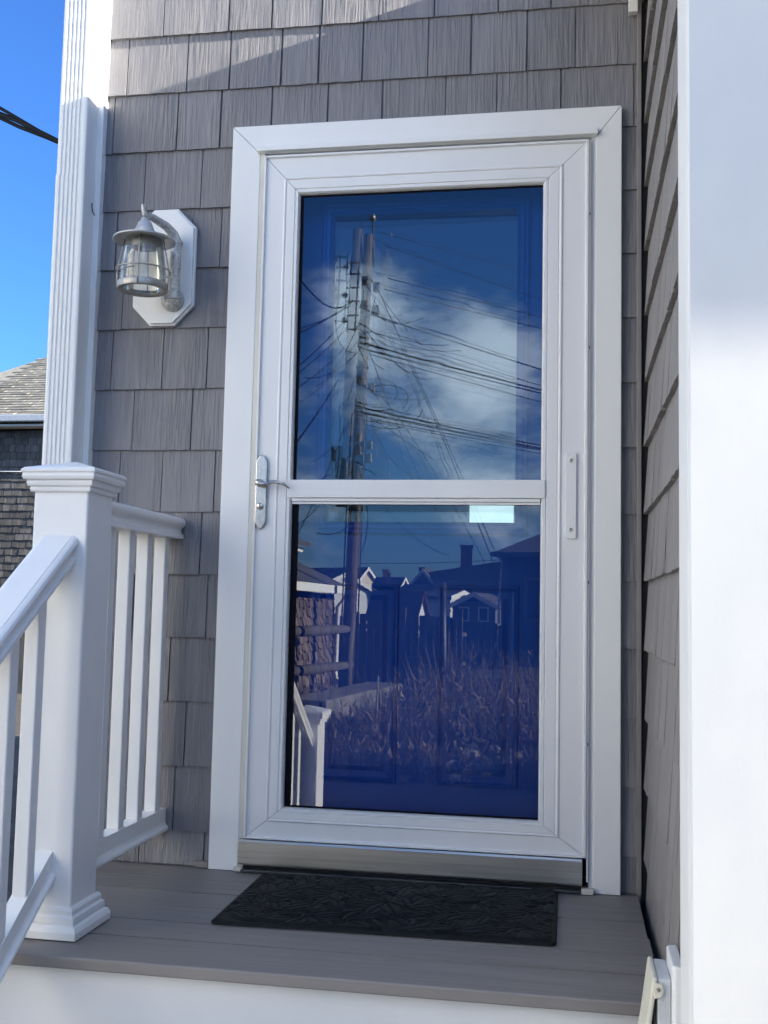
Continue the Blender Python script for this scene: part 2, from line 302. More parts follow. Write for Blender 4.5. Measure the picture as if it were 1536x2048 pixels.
# ------------------------------------------------------------------ ground and setting
GZ = -0.75
g = MB(); NG = 60
def gpt(u): return math.copysign(abs(u)**3.2*900, u)
gv = []
for j in range(NG+1):
    for i in range(NG+1):
        x, y = gpt(i/NG*2-1), gpt(j/NG*2-1)-6
        d = math.hypot(x, y+6); gv.append((x, y, GZ+(0.03*math.sin(x*1.7+y)*math.cos(y*1.3-x*0.4) if 2 < d < 60 and y < -3 else 0)))
g.add(gv, [(j*(NG+1)+i, j*(NG+1)+i+1, (j+1)*(NG+1)+i+1, (j+1)*(NG+1)+i) for j in range(NG) for i in range(NG)], True)
tag(g.build('ground', 'ground'), None, None, kind='structure')

# ------------------------------------------------------------------ the house
E_ = 0.178; Z0 = 0.0935                        # siding exposure, height of the first full course line
XL, XC = -0.402, 1.147                         # corner board edge, inside corner
CAS_W, CAS_H = 1.103, 2.103
house = empty('house', (0, 0, GZ))
tag(house, 'grey shingled house with white trim round the glazed front door', 'house')
def hp(o):                                     # parent to the house, keeping world coordinates
    o.parent = house; o.matrix_parent_inverse = Matrix.Translation((0, 0, -GZ)); return o
def shingle(parent, axis, a0, a1, zb, h, base, sgn, ybot, ytop, jag, m, name='shingle'):
    """one tapered piece; axis 'x' lies on a wall facing -y, axis 'y' on a wall facing along sgn*x"""
    n = max(2, int((a1-a0)/0.022)); vs = []
    jz = random.uniform(-0.0012, 0.0012)
    for i in range(n+1):
        a = a0+(a1-a0)*i/n; z = zb+jz+random.uniform(-jag, jag)
        for (d, zz) in ((ybot, z), (ytop, zb+h), (0.0012, zb+h), (0.0012, z)):
            vs.append((a, base-d, zz) if axis == 'x' else (base+sgn*d, a, zz))
    fs = []
    for i in range(n):
        for k in range(4): fs.append((i*4+k, i*4+(k+1) % 4, (i+1)*4+(k+1) % 4, (i+1)*4+k))
    fs += [(3, 2, 1, 0), (n*4, n*4+1, n*4+2, n*4+3)]
    return MB().add(vs, fs).build(name, m, parent)

# backing sheets of the door wall round the opening (opening x .07-1.045, z 0-2.03)
wallm = MB()
wallm.box(XL-0.09, 0.07, 0.0, 0.12, GZ, 3.3).box(1.045, 8.0, 0.0, 0.12, GZ, 3.3).box(0.07, 1.045, 0.0, 0.12, 2.03, 3.3).box(0.07, 1.045, 0.0, 0.12, GZ, -0.03)
door_wall = hp(wallm.build('door_wall', 'siding'))
upm = MB(); upm.box(XL-0.09, 8.0, 0.001, 0.12, 3.3, 5.0); hp(upm.build('upper_wall', 'siding'))
# joints of each course, read from the photograph (pixel at the course line)
JO = {13: [326.6, 456.7, 542.8, 643.7, 756.4, 867.6, 996.3, 1101], 12: [253.4, 373, 457.7, 561.4, 636, 724, 854.8, 940.5, 1053.5, 1150],
      11: [225, 351.9, 439, 541, 652.5, 762.6, 889.5, 992, 1121, 1268], 10: [286.4, 400.7], 9: [229.8, 330, 438.8], 8: [242.5, 350], 7: [220.5, 322.4, 411.8],
      6: [262.8, 379.5], 5: [234.6, 319.7, 425.3], 4: [210, 300, 398], 3: [262, 330, 410.7], 2: [250, 335.8], 1: [262, 366.2], 0: [200, 268, 344], -1: [190, 276.4, 405.5]}
PYK = {k: 1665-126.5*k for k in range(-1, 20)}
for k in range(-1, 18):
    zb = Z0+k*E_ if k >= 0 else 0.004
    h = (E_ if k >= 0 else Z0-0.004)+0.012
    xs = []
    for px in JO.get(k, []):
        py = {13: 60, 12: 165, 11: 290, 10: 415, 9: 540, 8: 658, 7: 779, 6: 902, 5: 1027, 4: 1151, 3: 1277, 2: 1404, 1: 1534, 0: 1664, -1: 1735}[k]
        xs.append(at(px, py, y=-0.012).x)
    if not xs:
        x = XL+random.uniform(0.03, 0.16)
        while x < XC: xs.append(x); x += random.uniform(0.11, 0.2)
    cuts = [XL] + [x for x in xs if XL+0.012 < x < XC-0.006] + [XC-0.001]
    pieces = []
    for a, b in zip(cuts[:-1], cuts[1:]):
        if zb+h < CAS_H-0.02:                  # split round the door casing
            if b <= 0.04 or a >= CAS_W-0.04: pieces.append((a, b))
            else:
                if a < 0.02: pieces.append((a, 0.02))
                if b > CAS_W-0.02: pieces.append((CAS_W-0.02, b))
        else: pieces.append((a, b))
    if zb+h < CAS_H-0.02 and not any(p[1] > CAS_W for p in pieces): pieces.append((CAS_W-0.02, XC-0.001))
    for a, b in pieces:
        gp = random.choice((0.0012, 0.0018, 0.0030))
        t = random.uniform(-0.0015, 0.0015)
        shingle(door_wall, 'x', a+(0 if a == XL else gp), b-(0 if b >= XC-0.002 else gp), zb, h, -0.0012, 1, 0.0110+t, 0.0030, 0.0009 if k > 10 else 0.0005, 'siding')

# wing that stands forward on the right
WX, WY = 1.163, -1.19                           # butt plane of its side wall, its front face
wing_m = MB(); wing_m.box(WX+0.016, 8.0, WY+0.02, -0.001, GZ, 2.50)
wing_wall = hp(wing_m.build('wing_wall', 'siding_bounce_tint'))
for k in range(-5, 13):
    zb = Z0+k*E_ if k != -5 else GZ+0.02
    y = -0.022; first = True
    while y > WY+0.137:
        w = random.uniform(0.055, 0.165); y2 = max(y-w, WY+0.127)
        gp = random.choice((0.0010, 0.0016, 0.0026))
        shingle(wing_wall, 'y', y2+gp, y-(0 if first else gp), zb, E_+0.012, WX+0.0165, -1, 0.0175+random.uniform(-0.002, 0.0015), 0.0050, 0.0018, 'siding_bounce_tint')
        y = y2; first = False
box_ = lambda n, m, *a, **k: hp(box(n, m, None, *a, **k))
box_('corner_board', 'white_pvc', WX-0.011, WX+0.012, WY, WY+0.135, GZ, 2.50, bevel=0.0025)
fb = MB(); fb.box(WX-0.0105, 1.62, WY-0.021, WY-0.001, GZ, 2.50); hp(fb.build('corner_board', 'white_pvc', None, 0.003))
fw = MB(); fw.box(1.622, 8.0, WY-0.004, WY+0.02, GZ, 2.50); hp(fw.build('wing_front_wall', 'siding_bounce_tint'))
rf_ = MB(); rf_.prism([(0.95, 2.505), (8.3, 2.60), (8.3, 2.70), (0.95, 2.572)], 'y', WY-0.401, 0.0); hp(rf_.build('wing_roof', 'white'))
# inside corner channel
ic = MB(); ic.box(XC-0.003, XC+0.009, -0.026, -0.0012, 0.003, 3.3); hp(ic.build('corner_channel', 'trim_grey', None, 0.002))
ic = MB(); ic.box(XC+0.009, WX+0.018, -0.014, -0.0015, GZ, 3.3); hp(ic.build('corner_shade_strip', 'dark'))  # solid dark strip in place of the hollow's shade
box_('trim_block', 'trim_white', 1.121, 1.1455, -0.034, -0.014, 2.367, 2.60, bevel=0.001)
box_('trim_block', 'trim_grey', XC+0.010, WX-0.001, -0.05, -0.018, 2.40, 2.60)
box_('corner_board', 'white', XL-0.098, XL+0.0, -0.034, -0.001, GZ, 5.0, bevel=0.003)
# left, back and room behind the door
shell = MB(); shell.box(XL-0.092, XL+0.03, 0.121, 7.0, GZ, 5.0).box(XL-0.092, 8.0, 7.0, 7.12, GZ, 5.0).box(7.9, 8.0, 0.121, 7.0, GZ, 5.0)
hp(shell.build('house_wall', 'siding'))
hr = MB(); hr.box(XL-0.35, 8.3, -0.30, 7.4, 5.0, 5.15); hp(hr.build('house_roof', 'asphalt_dark'))
room = MB(); room.box(-0.3, 1.5, 2.2, 2.25, -0.03, 2.6).box(-0.3, -0.25, 0.13, 2.2, -0.03, 2.6).box(1.45, 1.5, 0.13, 2.2, -0.03, 2.6).box(-0.3, 1.5, 0.13, 2.2, 2.4, 2.45).box(-0.3, 1.5, 0.13, 2.2, -0.06, -0.02)
hp(room.build('entry_hall', 'room'))

wa, wb = at(940, 988, y=2.19), at(1027, 1075, y=2.19)
hw_ = hp(MB().box(wa.x-0.03, wb.x+0.03, 2.186, 2.199, wb.z-0.03, wa.z+0.03).build('hall_window', 'room'))
MB().box(wa.x, wb.x, 2.180, 2.185, wb.z, wa.z).build('pane', 'daylight', hw_)
# ---- door casing: two legs and a head, mitred
CI_L, CI_R, CI_T = 0.084, 1.034, 2.018
def casing(name, poly):
    return hp(MB().prism(poly, 'y', -0.032, -0.0015).build(name, 'white', None, 0.002))
gm = 0.0006
casing('casing_leg', [(0, 0.001), (CI_L, 0.001), (CI_L, CI_T-gm), (0, CAS_H-gm)])
casing('casing_leg', [(CI_R, 0.001), (CAS_W, 0.001), (CAS_W, CAS_H-gm), (CI_R, CI_T-gm)])
casing('casing_head', [(0+gm, CAS_H), (CI_L+gm, CI_T), (CI_R-gm, CI_T), (CAS_W-gm, CAS_H)])
hp(MB().prism([(-0.033, 2.040), (-0.047, 2.034), (-0.047, 2.021), (-0.033, 2.019)], 'x', CI_L-0.006, CI_R+0.004).build('drip_cap', 'white', None, 0.001))
# jambs and threshold
for (x0, x1, y1, m_) in ((CI_L-0.012, CI_L+0.014, -0.030, 'cream'), (1.0215, CI_R+0.010, -0.026, 'door_white')):
    box_('jamb', m_, x0, x1, y1, 0.12, 0.002, CI_T+0.01, bevel=0.0015)
box_('jamb', 'door_white', CI_L, CI_R, -0.012, 0.12, CI_T-0.003, CI_T+0.011)
box_('threshold', 'metal_dark', CI_L+0.012, 1.022, -0.050, 0.115, 0.0025, 0.010, bevel=0.002)  # dark colour stands in for shade below the kick plate
box_('sill_shade_strip', 'dark', CI_L+0.014, 1.0215, -0.028, 0.05, 0.0102, 0.020)  # dark fill for the shade of the gap under the door
box_('foot_bracket', 'cream', 1.004, CI_R+0.001, -0.052, -0.0325, 0.002, 0.016, bevel=0.002)
box_('foot_bracket', 'cream', CI_L-0.010, CI_L+0.016, -0.044, -0.0325, 0.002, 0.014, bevel=0.002)
box_('siding_clip', 'trim_grey', -0.040, -0.002, -0.030, -0.016, 0.002, 0.020, bevel=0.002)

# ------------------------------------------------------------------ storm door
sdoor = empty('storm_door', (0.56, -0.03, 0.0)); tag(sdoor, 'white storm door with two large glass panes and steel kick plate', 'storm door')
def sp(o):
    o.parent = sdoor; o.matrix_parent_inverse = Matrix.Translation((-0.56, 0.03, 0.0)); return o
OX0, OX1, OZ0, OZ1 = 0.099, 1.016, 0.090, 2.009
IX0, IX1, IZ0, IZ1 = 0.205, 0.892, 0.176, 1.893
PROF = [(0.0, -0.012), (0.0, -0.038), (0.012, -0.041), (0.055, -0.041), (0.075, -0.0335), (0.085, -0.0335), (0.56, -0.0335), (0.575, -0.0365), (0.60, -0.0375), (0.625, -0.0365),
        (0.64, -0.0340), (0.66, -0.0352), (0.86, -0.0352), (0.875, -0.0318), (0.885, -0.0318), (0.90, -0.0342), (0.955, -0.0342), (0.985, -0.029), (1.0, -0.021), (1.0, -0.012)]
def member(side):
    a = {'l': ((OX0, OZ0), (IX0, IZ0), (OX0, OZ1), (IX0, IZ1)), 'r': ((OX1, OZ0), (IX1, IZ0), (OX1, OZ1), (IX1, IZ1)),
         't': ((OX0, OZ1), (IX0, IZ1), (OX1, OZ1), (IX1, IZ1)), 'b': ((OX0, OZ0), (IX0, IZ0), (OX1, OZ0), (IX1, IZ0))}[side]
    e = 0.0007; rings = []
    for end in (0, 1):
        o_, i_ = a[end*2], a[end*2+1]; ring = []
        for u, y in PROF:
            x = o_[0]+(i_[0]-o_[0])*u; z = o_[1]+(i_[1]-o_[1])*u
            if side in 'lr': z += e if end == 0 else -e
            else: x += e if end == 0 else -e
            ring.append((x, y, z))
        rings.append(ring)
    return MB().loft(rings, True, True, False)
for s_, n_ in (('l', 'stile'), ('r', 'stile'), ('t', 'top_rail'), ('b', 'bottom_rail')): sp(member(s_).build(n_, 'door_white'))
sp(MB().box(IX0-0.012, IX1+0.012, -0.0385, -0.012, 1.022, 1.072).build('middle_rail', 'door_white', None, 0.002))
lf = MB().box(IX0+0.001, IX1-0.001, -0.033, -0.012, 1.0125, 1.0215).box(IX0+0.001, IX1-0.001, -0.028, -0.012, 1.005, 1.0120)
sp(lf.build('pane_frame', 'door_white', None, 0.0008))
sp(MB().box(IX0+0.0005, IX0+0.018, -0.019, -0.0125, IZ0+0.001, 1.004).box(IX0+0.018, IX1-0.0005, -0.019, -0.0125, IZ0+0.001, IZ0+0.005).build('gasket', 'gasket'))
sp(MB().box(IX0+0.0005, IX0+0.009, -0.0195, -0.0125, 1.0725, IZ1-0.0005).box(IX0+0.009, IX1-0.0005, -0.0195, -0.0125, IZ1-0.0055, IZ1-0.0005).build('gasket', 'gasket'))
def pane(name, m, x0, x1, z0, z1, y, tilt=(0, 0), par=None):
    cx, cz = (x0+x1)/2, (z0+z1)/2; vs = []
    for (x, z) in ((x0, z0), (x1, z0), (x1, z1), (x0, z1)): vs.append((x, y+math.tan(tilt[0])*(x-cx)+math.tan(tilt[1])*(z-cz), z))
    return MB().add(vs, [(0, 1, 2, 3)]).build(name, m)
sp(pane('glass_pane', 'glass_storm', IX0, IX1, 1.06, IZ1, GLASS_Y+0.004))
sp(pane('glass_pane', 'glass_storm', IX0, IX1, IZ0, 1.012, GLASS_Y+0.006))
kp = MB().prism([(-0.0445, 0.021), (-0.0465, 0.026), (-0.0465, 0.083), (-0.043, 0.0885), (-0.033, 0.0893), (-0.033, 0.021)], 'x', 0.088, 1.006)
sp(kp.build('kick_plate', 'steel', None, 0.001))
hb = MB().box(1.0163, 1.0212, -0.036, -0.010, 0.03, 2.008); sp(hb.build('hinge_rail', 'trim_white', None, 0.0008))
for z in (1.80, 1.43, 0.80, 0.38): sp(MB().box(1.0176, 1.0200, -0.0372, -0.0362, z-0.004, z+0.004).build('hinge_notch', 'dark'))
# handle set
hs_ = []
for i in range(13):
    t = i/12; hs_.append((math.cos(math.pi*t)*0.0125*(1 if 0.2 < t < 0.8 else 1), 0.0125*math.sin(math.pi*t)**0.8*1.3))
px_, pz0, pz1 = 0.1185, 0.934, 1.141
HW_ = 0.0165/0.0125
poly = [(px_+0.0125, pz0+0.018), (px_+0.0125, pz1-0.018), (px_+0.009, pz1-0.010), (px_+0.005, pz1-0.002), (px_, pz1), (px_-0.005, pz1-0.002), (px_-0.009, pz1-0.010), (px_-0.0125, pz1-0.018),
        (px_-0.0125, pz0+0.018), (px_-0.009, pz0+0.010), (px_-0.005, pz0+0.002), (px_, pz0), (px_+0.005, pz0+0.002), (px_+0.009, pz0+0.010)]
poly = [(0.1195+(x_-px_)*HW_, z_) for x_, z_ in poly]
handle = sp(MB().prism(poly, 'y', -0.0425, -0.0335).build('handle_plate', 'nickel', None, 0.0025, 3))
lv = MB().tube([(0.1155, -0.040, 1.062), (0.1155, -0.062, 1.0625)], [0.0115, 0.0085], 14)
lev = [(0.110, -0.060, 1.0645), (0.1155, -0.0625, 1.062), (0.126, -0.063, 1.0555), (0.138, -0.062, 1.0575), (0.152, -0.060, 1.0625), (0.168, -0.058, 1.0635), (0.188, -0.056, 1.0575), (0.205, -0.055, 1.0455)]
lv.tube(lev, [0.0065, 0.0100, 0.0066, 0.0050, 0.0054, 0.0056, 0.0046, 0.0016], 10)
o = lv.build('lever', 'nickel'); kid(handle, o)
kid(handle, MB().lathe([(0.0095, 0), (0.0095, 0.004), (0.0085, 0.0055), (0, 0.0055)], (0, 0, 0), 24).build('lock_cylinder', 'nickel')).matrix_local = Matrix.Translation((0.1185, -0.0425, 0.997)) @ Matrix.Rotation(R(90), 4, 'X')
kid(handle, MB().box(0.1176, 0.1196, -0.0486, -0.0479, 0.992, 1.001).build('keyhole', 'dark'))
# closer plate
cp = []
for (cx, cz, a0) in ((0.981, 1.139, 0), (0.963, 1.139, 90), (0.963, 0.920, 180), (0.981, 0.920, 270)):
    for q in range(5): cp.append((cx+0.005*math.cos(R(a0+q*22.5)), cz+0.005*math.sin(R(a0+q*22.5))))
cpl = sp(MB().prism(cp, 'y', -0.0405, -0.0335).build('cover_plate', 'white', None, 0.0008))
for z in (1.1235, 0.9385):
    s = MB().lathe([(0.0052, 0), (0.0048, 0.0016), (0.0022, 0.0022), (0.0018, 0.0012), (0, 0.0012)], (0, 0, 0), 16).build('screw', 'nickel'); kid(cpl, s)
    s.matrix_local = Matrix.Translation((0.972, -0.0405, z)) @ Matrix.Rotation(R(90), 4, 'X')
    dk = MB().lathe([(0.0019, 0), (0, 0.0001)], (0, 0, 0), 10).build('screw_socket', 'dark'); kid(cpl, dk); dk.matrix_local = Matrix.Translation((0.972, -0.04215, z)) @ Matrix.Rotation(R(90), 4, 'X')

# ------------------------------------------------------------------ blue entry door behind the glass
ed = empty('entry_door', (0.5515, 0.09, 0.0)); tag(ed, 'deep blue panelled entry door behind the storm door glass', 'door')
def ep(o):
    o.parent = ed; o.matrix_parent_inverse = Matrix.Translation((-0.5515, -0.09, 0.0)); return o
DX0, DX1, DY = 0.094, 1.009, 0.080
WX0, WX1, WZ0, WZ1 = 0.284, 0.819, 0.965, 1.865
slab = MB()
slab.box(DX0, WX0, DY, DY+0.044, 0.022, 2.008).box(WX1, DX1, DY, DY+0.044, 0.022, 2.008).box(WX0, WX1, DY, DY+0.044, WZ1, 2.008).box(WX0, WX1, DY, DY+0.044, 0.022, WZ0)
ep(slab.build('door_slab', 'blue'))
def ring_frame(x0, x1, z0, z1, prof):
    """prof: list of (inset, y)"""
    m = MB(); rings = []
    for ins, y in prof: rings.append([(x0+ins, y, z0+ins), (x1-ins, y, z0+ins), (x1-ins, y, z1-ins), (x0+ins, y, z1-ins)])
    m.loft(rings, True, False, False); return m
ep(ring_frame(WX0-0.036, WX1+0.036, WZ0-0.036, WZ1+0.036, [(0, DY), (0.0, DY-0.008), (0.006, DY-0.014), (0.013, DY-0.011), (0.018, DY-0.016), (0.026, DY-0.016), (0.031, DY-0.010), (0.036, DY-0.006), (0.0365, DY+0.012)]).build('window_moulding', 'blue'))
for (x0, x1) in ((0.270, 0.497), (0.606, 0.833)):
    pn = ep(ring_frame(x0, x1, 0.237, 0.789, [(0, DY-0.0005), (0.002, DY-0.007), (0.008, DY-0.009), (0.014, DY-0.003), (0.020, DY-0.0012), (0.032, DY-0.0012), (0.045, DY-0.008), (0.049, DY-0.008)]).build('panel', 'blue'))
    kid(pn, MB().box(x0+0.047, x1-0.047, DY-0.0085, DY-0.0012, 0.284, 0.742).build('raised_field', 'blue'))
ep(pane('window_pane', 'glass_in1', WX0, WX1, WZ0, WZ1, DY+0.010, (R(0.42), R(-0.30))))
ep(pane('window_pane', 'glass_in2', WX0, WX1, WZ0, WZ1, DY+0.026, (R(-0.46), R(0.36))))
# ------------------------------------------------------------------ downspout
dsp = empty('downspout', (-0.462, -0.085, GZ)); tag(dsp, 'white fluted downspout on the left house corner', 'downspout')
def dp_(o):
    o.parent = dsp; o.matrix_parent_inverse = Matrix.Translation((0.462, 0.085, -GZ)); return o
def ds_prof(x0, x1, y0, y1):
    """rectangular pipe with five rounded flutes on its front"""
    p = [(x0, y1), (x0, y0+0.008), (x0+0.002, y0+0.002), (x0+0.008, y0)]
    fl0, fl1 = x0+0.012, x1-0.014; n = 5; w = (fl1-fl0)/n
    for i in range(n):
        a = fl0+i*w; p += [(a+0.002, y0), (a+0.0045, y0+0.0042), (a+w-0.0045, y0+0.0042), (a+w-0.002, y0)]
    p += [(x1-0.008, y0), (x1-0.002, y0+0.002), (x1, y0+0.008), (x1, y1)]
    return p
dp_(MB().prism(ds_prof(-0.509, -0.420, -0.104, -0.0345), 'z', 1.955, 4.9).build('upper_pipe', 'white'))
dp_(MB().prism(ds_prof(-0.5105, -0.4185, -0.1055, -0.0345), 'z', GZ+0.15, 1.957).build('lower_pipe', 'white'))
dp_(MB().tube([(-0.4155, -0.055, 1.885), (-0.4150, -0.056, 1.872), (-0.4155, -0.050, 1.862), (-0.411, -0.044, 1.852)], 0.0016, 6).build('wire_clip', 'dark'))
# ------------------------------------------------------------------ porch: boards, nosing, risers, treads
porch = empty('porch', (0.35, -0.4, GZ)); tag(porch, 'grey composite porch landing with white risers before the front door', 'porch')
def pp(o):
    o.parent = porch; o.matrix_parent_inverse = Matrix.Translation((-0.35, 0.4, -GZ)); return o
PX0, PX1 = -0.30, 1.150
ys = [-0.0155, -0.142, -0.266, -0.390, -0.515, -0.640]
for a, b in zip(ys[:-1], ys[1:]): pp(MB().box(PX0, PX1-random.uniform(0, 0.004), b+0.0026, a-0.0026, -0.024, random.uniform(-0.0006, 0.0004)).build('board', 'deck'))
pp(MB().box(PX0, PX1-0.004, -0.802, ys[-1]-0.0026, -0.025, 0.0).build('nosing_board', 'deck', None, 0.004, 3))
pp(MB().box(PX0+0.01, PX1-0.006, -0.772, -0.752, GZ, -0.0255).build('riser', 'white'))
RISE, RUN = 0.1875, 0.28
for i in range(1, 4):
    yb = -0.772-(i-1)*RUN; z = -i*RISE
    pp(MB().box(PX0, 1.14 if i == 1 else 1.14, yb-RUN-0.03, yb-0.0005, z-0.025, z).build('tread', 'deck', None, 0.004, 3))
    pp(MB().box(PX0+0.01, 1.13, yb-RUN, yb-RUN+0.02, GZ, z-0.0255).build('riser', 'white'))
pp(MB().box(PX0+0.012, PX0+0.03, -0.75, -0.02, GZ, -0.026).build('skirt_board', 'white'))

pp(MB().box(PX0+0.035, PX1-0.008, -0.75, -0.018, -0.06, -0.0265).build('gap_shade_sheet', 'dark'))  # dark sheet added under the boards to keep their gaps in shade

# ------------------------------------------------------------------ door mat with embossed leaves
mx0, mx1, my0, my1 = 0.166, 0.946, -0.512, -0.060
NX, NY = 190, 112
leaves = []
rl = random.Random(3)
for i in range(150):
    cx, cy = rl.uniform(mx0-0.02, mx1+0.02), rl.uniform(my0-0.02, my1+0.02)
    a0 = rl.uniform(0, 6.28)
    for q in range(rl.choice((1, 3, 5))): leaves.append((cx, cy, a0+q*0.62-0.9, rl.uniform(0.08, 0.14), rl.uniform(0.016, 0.026)))
hgt = [[0.0]*(NX+1) for _ in range(NY+1)]
for (cx, cy, a, ln, wd) in leaves:
    ca, sa = math.cos(a), math.sin(a)
    i0, i1 = int((cx-ln-mx0)/(mx1-mx0)*NX), int((cx+ln-mx0)/(mx1-mx0)*NX)+1
    j0, j1 = int((cy-ln-my0)/(my1-my0)*NY), int((cy+ln-my0)/(my1-my0)*NY)+1
    for j in range(max(0, j0), min(NY, j1)+1):
        for i in range(max(0, i0), min(NX, i1)+1):
            dx = mx0+(mx1-mx0)*i/NX-cx; dy = my0+(my1-my0)*j/NY-cy
            u = (dx*ca+dy*sa)/ln; v = abs(-dx*sa+dy*ca)
            if 0 < u < 1:
                w = wd*math.sin(math.pi*u**0.8)
                if v < w:
                    e = 0.0060*min(1, (w-v)/0.0040); vein = 0.0045*max(0, 1-v/0.0028)
                    hgt[j][i] = max(hgt[j][i]*0.4, e-vein)
mv = []; mf = []
for j in range(NY+1):
    for i in range(NX+1):
        u, v = i/NX, j/NY; x, y = mx0+(mx1-mx0)*u, my0+(my1-my0)*v
        ed_ = min(i, NX-i, j, NY-j); z = 0.0088 if ed_ > 0 else 0.002
        if ed_ > 2: z += hgt[j][i]-0.0016
        rx, ry = max(0, abs(u-0.5)*2*(mx1-mx0)/2-((mx1-mx0)/2-0.018)), max(0, abs(v-0.5)*2*(my1-my0)/2-((my1-my0)/2-0.018))
        d = math.hypot(rx, ry)
        if d > 0.018:
            f = 0.018/d; cxr = (mx0+mx1)/2+math.copysign((mx1-mx0)/2-0.018+rx*f, u-0.5); cyr = (my0+my1)/2+math.copysign((my1-my0)/2-0.018+ry*f, v-0.5); x, y = cxr, cyr
        mv.append((x+0.03*(y+0.3)*(-1 if u < 0.3 else -0.2)*0.6, y+0.02*(u-0.5), z))
for j in range(NY):
    for i in range(NX): mf.append((j*(NX+1)+i, j*(NX+1)+i+1, (j+1)*(NX+1)+i+1, (j+1)*(NX+1)+i))
tag(MB().add(mv, mf, True).build('door_mat', 'mat'), 'black rubber door mat embossed with leaves', 'door mat')

# ------------------------------------------------------------------ railing
rail = empty('porch_railing', (-0.152, -0.625, 0)); tag(rail, 'white vinyl porch railing with capped newel posts down the steps', 'railing')
def rp(o):
    o.parent = rail; o.matrix_parent_inverse = Matrix.Translation((0.152, 0.625, 0)); return o
NXC = -0.152
def sq(h, cx, cy, z): return [(cx-h, cy-h, z), (cx+h, cy-h, z), (cx+h, cy+h, z), (cx-h, cy+h, z)]
def newel(cy, zb, zt):
    body = rp(MB().loft([sq(0.065, NXC, cy, zb+0.001), sq(0.065, NXC, cy, zt-0.055)], True, True, False).build('newel_post', 'white_rail', None, 0.005, 3))
    cap = MB()
    prof = [(0.066, zt-0.076), (0.071, zt-0.076), (0.073, zt-0.069), (0.071, zt-0.064), (0.077, zt-0.063), (0.079, zt-0.055), (0.077, zt-0.050), (0.084, zt-0.049), (0.0865, zt-0.042), (0.085, zt-0.034), (0.088, zt-0.033), (0.0885, zt-0.027), (0.083, zt-0.022), (0.001, zt)]
    cap.loft([sq(h, NXC, cy, z) for h, z in prof], True, True, False); kid(body, cap.build('post_cap', 'white_rail', None, 0.0012)).matrix_parent_inverse = Matrix()
    if zb > -0.1:
        bs = MB(); prof = [(0.0665, zb+0.066), (0.070, zb+0.066), (0.0745, zb+0.060), (0.0745, zb+0.050), (0.080, zb+0.046), (0.0815, zb+0.036), (0.080, zb+0.031), (0.087, zb+0.027), (0.0915, zb+0.018), (0.0915, zb+0.003)]
        bs.loft([sq(h, NXC, cy, z) for h, z in prof], True, True, False); kid(body, bs.build('post_base', 'white_rail', None, 0.0012))
    return body
newel(-0.625, 0.0, 1.042); newel(-1.735, GZ, GZ+1.042)
HP = [(0.0, 0.0605), (0.031, 0.0600), (0.0325, 0.0585), (0.0385, 0.0575), (0.0435, 0.0535), (0.0460, 0.047), (0.0455, 0.040), (0.042, 0.034), (0.0355, 0.0295), (0.0330, 0.024), (0.0340, 0.017), (0.0395, 0.0115), (0.0415, 0.0105), (0.0415, 0.0), (0.0, 0.0)]
HP = HP[:-1]+[(-x, z) for x, z in HP[:-1][::-1] if x > 0]
def sweep(prof, a, b, smooth=True):
    """profile across x, swept from point a to point b (y,z), vertical end cuts"""
    return MB().loft([[(NXC+x, a[0], a[1]+z) for x, z in prof], [(NXC+x, b[0], b[1]+z) for x, z in prof]], True, True, smooth)
def edge_split(o):
    md = o.modifiers.new('split', 'EDGE_SPLIT'); md.split_angle = R(27); return o
rp(edge_split(sweep(HP, (-0.560, 0.905), (-0.016, 0.905)).build('handrail', 'white_rail')))
BP = [(0.019, 0.062), (0.019, 0.024), (0.0215, 0.017), (0.0275, 0.012), (0.029, 0.006), (0.026, 0.0), (-0.026, 0.0), (-0.029, 0.006), (-0.0275, 0.012), (-0.0215, 0.017), (-0.019, 0.024), (-0.019, 0.062)]
rp(sweep(BP, (-0.560, 0.094), (-0.016, 0.094), False).build('bottom_rail', 'white_rail', None, 0.001))
for y in (-0.090, -0.214, -0.334, -0.452):
    b = MB().box(NXC-0.0165, NXC+0.0165, y, y+0.033, 0.158, 0.906); rp(b.build('baluster', 'white_rail', None, 0.003))
    s_ = MB().box(NXC-0.0185, NXC+0.0185, y-0.004, y+0.037, 0.1565, 0.1585); rp(s_.build('baluster_seat', 'white_rail'))
SL = 0.70
def zr(y, z0): return z0+(y+0.69)*SL
rp(edge_split(sweep(HP, (-0.690, 0.809), (-1.670, zr(-1.670, 0.809))).build('handrail', 'white_rail')))
rp(sweep(BP, (-0.690, 0.120), (-1.670, zr(-1.670, 0.120)), False).build('bottom_rail', 'white_rail', None, 0.001))
for i in range(8):
    y = -0.795-i*0.110
    rp(MB().loft([[(NXC-0.0165, y, zr(y, 0.178)), (NXC+0.0165, y, zr(y, 0.178)), (NXC+0.0165, y+0.033, zr(y+0.033, 0.178)), (NXC-0.0165, y+0.033, zr(y+0.033, 0.178))],
                  [(NXC-0.0165, y, zr(y, 0.806)), (NXC+0.0165, y, zr(y, 0.806)), (NXC+0.0165, y+0.033, zr(y+0.033, 0.806)), (NXC-0.0165, y+0.033, zr(y+0.033, 0.806))]], True, True, False).build('baluster', 'white_rail', None, 0.003))

